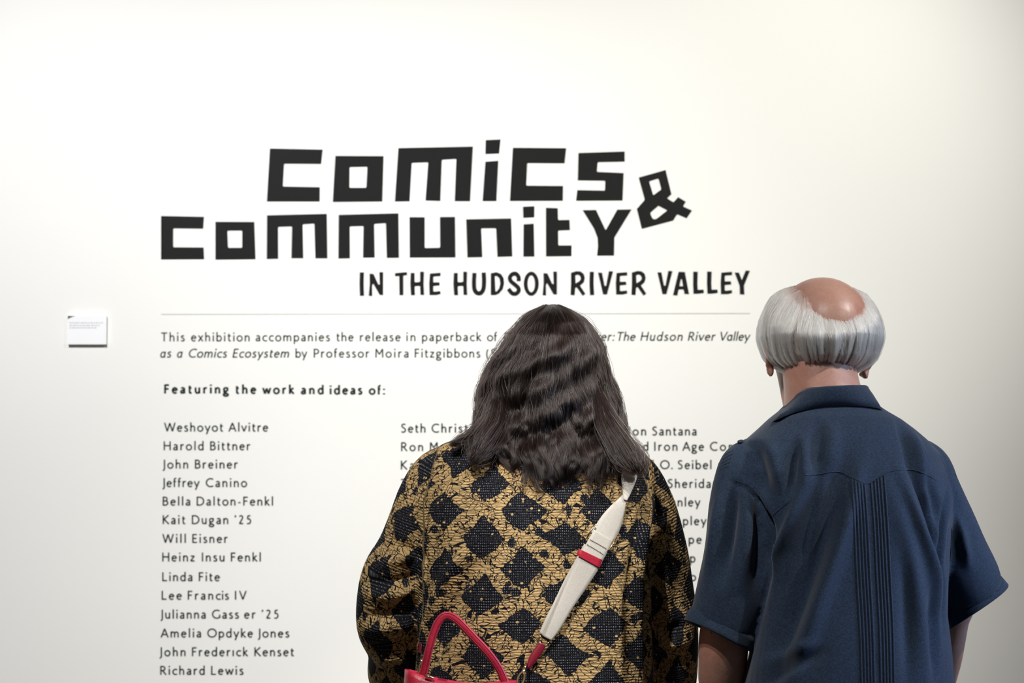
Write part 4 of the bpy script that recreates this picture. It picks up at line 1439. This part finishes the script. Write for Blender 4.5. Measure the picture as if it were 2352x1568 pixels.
# left side of neck and jaw
ja, jb = at(1816, 835, -1.33), at(1850, 950, -1.36)
bm_.append(tube([ja, (ja + jb) / 2 + Vector((0.0, 0, 0)), jb], [0.026, 0.030, 0.034], 18))
bm_.append(loft_rows([(925, 1840, 1975, .05), (985, 1770, 2060, .075), (1060, 1740, 2110, .095), (1250, 1780, 2120, .115), (1450, 1790, 2120, .13), (1800, 1740, 2150, .135)], YM))
la = [(1735, 1080, -1.445, 40), (1712, 1180, -1.455, 48), (1698, 1300, -1.452, 53), (1676, 1400, -1.445, 56), (1664, 1460, -1.440, 58), (1660, 1520, -1.420, 56), (1658, 1570, -1.395, 53), (1662, 1650, -1.34, 44), (1680, 1730, -1.27, 34), (1700, 1780, -1.22, 27)]
ra = [(2115, 1085, -1.40, 40), (2145, 1180, -1.385, 46), (2180, 1290, -1.365, 48), (2198, 1375, -1.345, 44), (2190, 1420, -1.325, 37), (2185, 1450, -1.300, 36), (2176, 1510, -1.265, 34), (2164, 1570, -1.225, 30), (2150, 1640, -1.18, 26)]
for A_, sg, cu in ((la, 1, 0.4), (ra, -1, 0.4)):
    bm_.append(px_tube(A_, 22))
    a = np.array(at(*A_[-2][:3])); b = np.array(at(*A_[-1][:3]))
    d = (b - a) / np.linalg.norm(b - a)
    bm_ += limb_hand(b + d * 0.01, d, (0.0, 0.4, 0.6) if sg > 0 else (-0.8, 0.2, 0.2), 1.05, cu, sg)
body = link('body', remesh(bm_, 0.0042, 5), M['skin_man'], man)
trousers(man, man.location.x + 0.01, YM, 1.02, 0.158, 0.128, M['trouser_tan'])
shoes(man, man.location.x, YM - 0.01)

# --- fringe of white hair
CXM, CYM = 1886.0, -1.372
PROF = np.array([(640, 20), (648, 52), (653, 70), (669, 101), (685, 112), (703, 120), (725, 129), (749, 134), (770, 135), (788, 131), (803, 126), (818, 120), (830, 110), (838, 101), (846, 88), (852, 76)], float)


def mh(phi, t, off=0.0, lat=0.0, up=0.0):
    """phi 0 = back (turned with the head), t 0 at the bald edge .. 1 at the nape"""
    c = np.clip(np.cos(phi), 0, 1)
    ps = 652 + 70 * c ** 1.5 - up - 20 * np.clip(np.sin(phi), 0, 1) * c ** 0.7
    pe = 845 - 7 * np.cos(phi * 2.0) + 3 * np.sin(phi * 7)
    py = ps + (pe - ps) * t
    rs = np.sqrt(np.clip(1 - ((py - 746) / 106.0) ** 2, 0.02, 1)) * 104
    rh = np.interp(py, PROF[:, 0], PROF[:, 1])
    bl = np.clip(t * 1.7 + 0.06 + 0.9 * (1 - c) ** 2, 0, 1)
    bl = bl * bl * (3 - 2 * bl)
    r = rs + 1 + (rh - rs) * bl
    # head is longer front to back than wide
    sx = scl(CYM)
    sy = 1.10
    yaw = R(12)
    a = phi + yaw * 0
    X = (CXM + r * np.sin(a) - 1176.0)
    Y = CYM - (r * np.cos(a) * sy) * sx - 0.004
    Y = Y + off * -np.cos(a)
    tt_ = (CYM - 0.05 - CAM.y) / (math.cos(PITCH) - (784.0 - py) / FPX * math.sin(PITCH))
    Xw = X / FPX * (CYM - CAM.y) + off * np.sin(a) + lat * np.cos(a)
    Zw = CAM.z + tt_ * (math.sin(PITCH) + (784.0 - py) / FPX * math.cos(PITCH))
    return np.stack([Xw, Y + lat * np.sin(a), Zw + 0 * Xw], -1)


ph = np.linspace(-R(104), R(104), 80)
tt = np.linspace(0.03, 0.985, 40)
PH, TT = np.meshgrid(ph, tt)
ou = mh(PH, TT, -0.0035 + 0 * PH)
inn = mh(PH, TT, -0.022 + 0 * PH)
fade = (1 - np.clip(TT / 0.25, 0, 1))[..., None] * 0.7
ou = ou * (1 - fade) + mh(PH, TT, -0.012 + 0 * PH) * fade
hairm = G().add(rings_to_geo([list(map(tuple, np.concatenate([ou[i], inn[i][::-1]]))) for i in range(40)], False)).build('hair', M['hair_white_base'], man)
tag(hairm, 'white hair round a bald crown')
ns, k = 9000, 20
tu = np.linspace(0, 1, k)[None, :]
nl = 150
lp = rng.uniform(-R(106), R(106), nl)
li = rng.integers(0, nl, ns)
sp = rng.normal(0, R(2.6), ns)
lk = rng.uniform(-1, 1, nl)
phi = (lp[li] + sp)[:, None]
t0 = np.where(rng.random(ns) < 0.4, rng.uniform(-0.02, 0.08, ns), rng.uniform(0, 0.5, ns))[:, None]
t1 = (1.0 + rng.normal(0, 0.03, ns))[:, None]
t = t0 + (t1 - t0) * tu
phc = phi - sp[:, None] * 0.85 * np.clip(t * 1.3 - 0.15, 0, 1) + 0.05 * np.sin(t * 3 + lp[li][:, None] * 5) * t
curl = np.clip((t - 0.86) / 0.14, 0, 1.3)
off = np.abs(rng.normal(0, 0.0018, ns))[:, None] + 0.0048 * (lk[li])[:, None] * np.clip(t * 1.6, 0, 1) - 0.004 * curl ** 2
lat = 0.0012 * np.sin(t * 9 + rng.uniform(0, 6.28, ns)[:, None]) + 0.003 * np.sin(lp[li] * 21)[:, None] * t
P1 = mh(phc, np.clip(t, -0.05, 1.06), off, lat)
# sparse fine hairs across the bald crown
nf = 1500
pf = rng.uniform(-R(85), R(85), nf)[:, None]
tf = -np.abs(rng.normal(0, 0.15, nf)).clip(0.01, 0.33)[:, None] * np.clip(np.cos(pf), 0.08, 1) ** 1.5 + rng.uniform(0.25, 0.45, nf)[:, None] * tu
P2 = mh(pf + 0.06 * tu, tf, 0.0015 + 0.0008 * np.sin(tu * 3) + 0 * pf, 0 * tf)
nf = 500                                     # fuzz on the outline
pf = rng.uniform(-R(106), R(106), nf)[:, None]
ts = rng.uniform(0.0, 0.75, nf)[:, None]
P3 = mh(pf + 0.05 * tu, ts + 0.28 * tu, 0.002 + 0.006 * rng.random(nf)[:, None] * tu, 0.002 * np.sin(tu * 5 + rng.uniform(0, 6, nf)[:, None]))
add_curves('hair_strand', np.concatenate([P1, P2, P3]), ((1 - 0.6 * tu[0]) * 0.00034)[None, :], M['hair_white'], hairm)

# ================================================================== HANDBAG
bag = empty('handbag', at(1060, 1620, -1.52))
tag(bag, 'red leather handbag slung behind the woman on a cream crossbody strap', 'handbag')


def bag_body():
    YB = -1.525
    rings = []
    top = [(918, 1535.5), (932, 1536), (971, 1548), (995, 1556.5), (1043, 1566), (1090, 1571), (1136, 1567), (1165, 1562), (1186, 1562)]
    n = 26
    xs = np.linspace(0, 1, n)
    for lv, (grow, dep) in enumerate(((0.0, 0.034), (0.06, 0.038), (0.3, 0.046), (0.6, 0.052), (0.93, 0.056), (1.0, 0.050))):
        ring = []
        for side in (-1, 1):
            rng_ = xs if side < 0 else xs[::-1]
            for s in rng_:
                pxx = 930 + (1186 - 930) * s
                pyt = np.interp(pxx, [p[0] for p in top], [p[1] for p in top])
                pyb = 1768
                py = pyt + (pyb - pyt) * grow
                ex = (pxx - 1058) * (1 + 0.10 * grow) + 1058
                e = max(0.0, 1 - abs(2 * s - 1) ** 6)
                p = at(ex, py, YB)
                ring.append((p.x, YB + side * dep * (0.18 + 0.82 * e ** 0.5), p.z))
        rings.append(ring)
    inner_ = []
    c = np.mean(np.array(rings[0]), 0)
    for dz, k in ((0.0, 0.93), (-0.05, 0.9)):
        inner_.append([tuple(np.array((c[0] + (p[0] - c[0]) * (0.985 if dz == 0 else 0.97), c[1] + (p[1] - c[1]) * k, p[2] + dz))) for p in rings[0]])
    allr = inner_[::-1] + rings
    return rings_to_geo(allr, True)


G().add(bag_body()).build('bag_body', M['red'], bag)
# rolled handle
hp = [(967, 1562, -1.535), (975, 1535, -1.54), (985, 1492, -1.545), (997, 1450, -1.545), (1009, 1425, -1.545), (1026, 1413, -1.545), (1050, 1424, -1.545), (1086, 1461, -1.545), (1122, 1500, -1.545), (1147, 1536, -1.54), (1164, 1575, -1.535)]
hq = catmull([tuple(at(*p)) for p in hp], 6)
hm = G().add(tube(hq, [(0.0062, 0.0040)] * len(hq), 16)).build('handle', M['red'], bag)
for sgn in (-1, 1):
    ed = []
    for i in range(len(hq)):
        t_ = hq[min(i + 1, len(hq) - 1)] - hq[max(i - 1, 0)]
        t_ /= np.linalg.norm(t_)
        a = np.cross(np.array((0, -1.0, 0)), t_)
        ed.append(hq[i] + a * sgn * 0.0038 + np.array((0, -0.0034, 0)))
    G().add(tube(ed, [0.0006] * len(ed), 6)).build('stitching', M['dark_red'], hm)
pl = [at(976, 1551, -1.563), at(996, 1557.5, -1.563)]
G().add(tube([pl[0], pl[1]], [(0.0022, 0.0022)] * 2, 10)).build('clasp_plate', M['gold'], bag)


# crossbody strap (cream webbing) lying on the jacket
def web(Ls, Rs, lift, name, mat, bulge=0.0, thick=0.0014, n=8):
    L_ = catmull(Ls, n); R_ = catmull(Rs, n)
    rows = []
    for a, b in zip(L_, R_):
        la, lb = (a[2] if len(a) > 2 else lift), (b[2] if len(b) > 2 else lift)
        fr = []
        for j in range(7):
            s = j / 6
            q = a[:2] * (1 - s) + b[:2] * s
            fr.append(on(jbvh, q[0], q[1], la * (1 - s) + lb * s + bulge * math.sin(math.pi * s)))
        bkk = [p + Vector((0, thick, 0)) for p in fr][::-1]
        rows.append(fr + bkk)
    return G().add(rings_to_geo(rows, True)).build(name, mat, bag)


web([(1437, 1052, .010), (1429, 1082, .009), (1427, 1102, .008), (1430, 1128, .010), (1432, 1146, .012)], [(1462, 1048, .010), (1464, 1080, .012), (1462, 1100, .013), (1450, 1130, .015), (1440, 1150, .015)], .01, 'shoulder_strap', M['webbing'], 0.001)
web([(1434.5, 1128, .007), (1428, 1138, .006), (1406, 1158, .006), (1384, 1182, .006), (1366, 1209, .006), (1358, 1222, .006)], [(1438, 1148, .013), (1437, 1160, .011), (1432, 1187, .009), (1423, 1218, .008), (1412, 1240, .008), (1408, 1250, .008)], .006, 'shoulder_strap', M['webbing'], 0.0015)
front = web([(1364, 1216), (1352, 1238), (1338, 1262), (1328, 1280), (1306, 1326), (1284, 1380), (1264, 1428), (1250, 1462)], [(1407, 1241), (1398, 1262), (1385, 1286), (1374, 1308), (1348, 1348), (1313, 1400), (1284, 1448), (1266, 1471)], .0105, 'shoulder_strap', M['webbing'], 0.001)
web([(1342, 1248), (1322, 1285), (1298, 1328), (1273, 1380), (1250, 1426), (1239, 1452)], [(1388, 1280), (1364, 1312), (1340, 1345), (1300, 1398), (1268, 1440), (1252, 1464)], .0045, 'shoulder_strap', M['webbing'], 0.0)
web([(1330.5, 1260), (1326.5, 1267.5), (1325, 1275)], [(1384, 1285.5), (1381, 1293), (1377.5, 1304)], .0125, 'strap_keeper', M['red'], 0.001)
# stitches across the fold of the strap
for (a, b) in (((1355, 1238), (1394, 1260)), ((1348, 1249), (1387, 1273))):
    g = G()
    for i in range(13):
        s0, s1 = i / 13, i / 13 + 0.045
        q0 = (a[0] + (b[0] - a[0]) * s0, a[1] + (b[1] - a[1]) * s0)
        q1 = (a[0] + (b[0] - a[0]) * s1, a[1] + (b[1] - a[1]) * s1)
        g.add(tube([on(jbvh, *q0, .0122), on(jbvh, *q1, .0122)], [0.0006, 0.0006], 6))
    g.build('stitching', M['dark_thread'] if 'dark_thread' in M else M['card_text'], front)
# slide buckle
bk = [on(jbvh, x, y, l) for x, y, l in ((1366, 1203, .012), (1349, 1234, .012), (1352, 1236, .006))]
bk2 = [on(jbvh, x, y, l) for x, y, l in ((1416, 1233, .013), (1399, 1263, .013), (1397, 1261, .006))]
g = G()
g.add(tube(bk, [0.0013] * 3, 8)).add(tube(bk2, [0.0013] * 3, 8))
mid = [on(jbvh, 1366 + (1416 - 1366) * q_, 1203 + 30 * q_, .0055) for q_ in np.linspace(0, 1, 7)]
g.add(tube(mid, [0.0010] * 7, 8))
g.build('slide_buckle', M['gold'], bag)
# ring, leather tab and hook at the right end
g = G()
rp = [on(jbvh, x, y, .008) for x, y in ((1241, 1459), (1237, 1470), (1240, 1477), (1254, 1482), (1260, 1474))]
g.add(tube(catmull([tuple(p) for p in rp], 4), [0.0014] * 17, 8)).build('strap_ring', M['gold'], bag)
web([(1239, 1474), (1229, 1488), (1216, 1508), (1209, 1531)], [(1255, 1481), (1248, 1494), (1236, 1512), (1215, 1537)], .008, 'strap_tab', M['dark_red'], 0.002, 0.003)


def hook(px, py, px1, py1, name):
    a, b = on(jbvh, px, py, .010), at(px1, py1, -1.53)
    g = G()
    d = b - a
    g.add(tube([a, a + d * 0.25], [0.0016, 0.0022], 8))
    g.add(tube([a + d * 0.25, a + d * 0.42], [0.0030, 0.0022], 10))
    sd = Vector((-d.z, 0, d.x)).normalized()
    lp_ = [a + d * 0.42, a + d * 0.58 + sd * 0.004, a + d * 0.85 + sd * 0.0045, a + d * 1.0, a + d * 0.85 - sd * 0.0045, a + d * 0.58 - sd * 0.004]
    g.add(tube(catmull([tuple(p) for p in lp_], 5, True), [0.0015] * 30, 8, closed=True))
    return g.build(name, M['gold'], bag)


hook(1209, 1522, 1192, 1572, 'snap_hook')
hook(969, 1496, 968, 1552, 'snap_hook')
web([(963, 1476, .006), (959, 1498, .008)], [(969, 1478, .006), (967, 1500, .008)], .006, 'strap_tab', M['dark_red'], 0.0, 0.003)
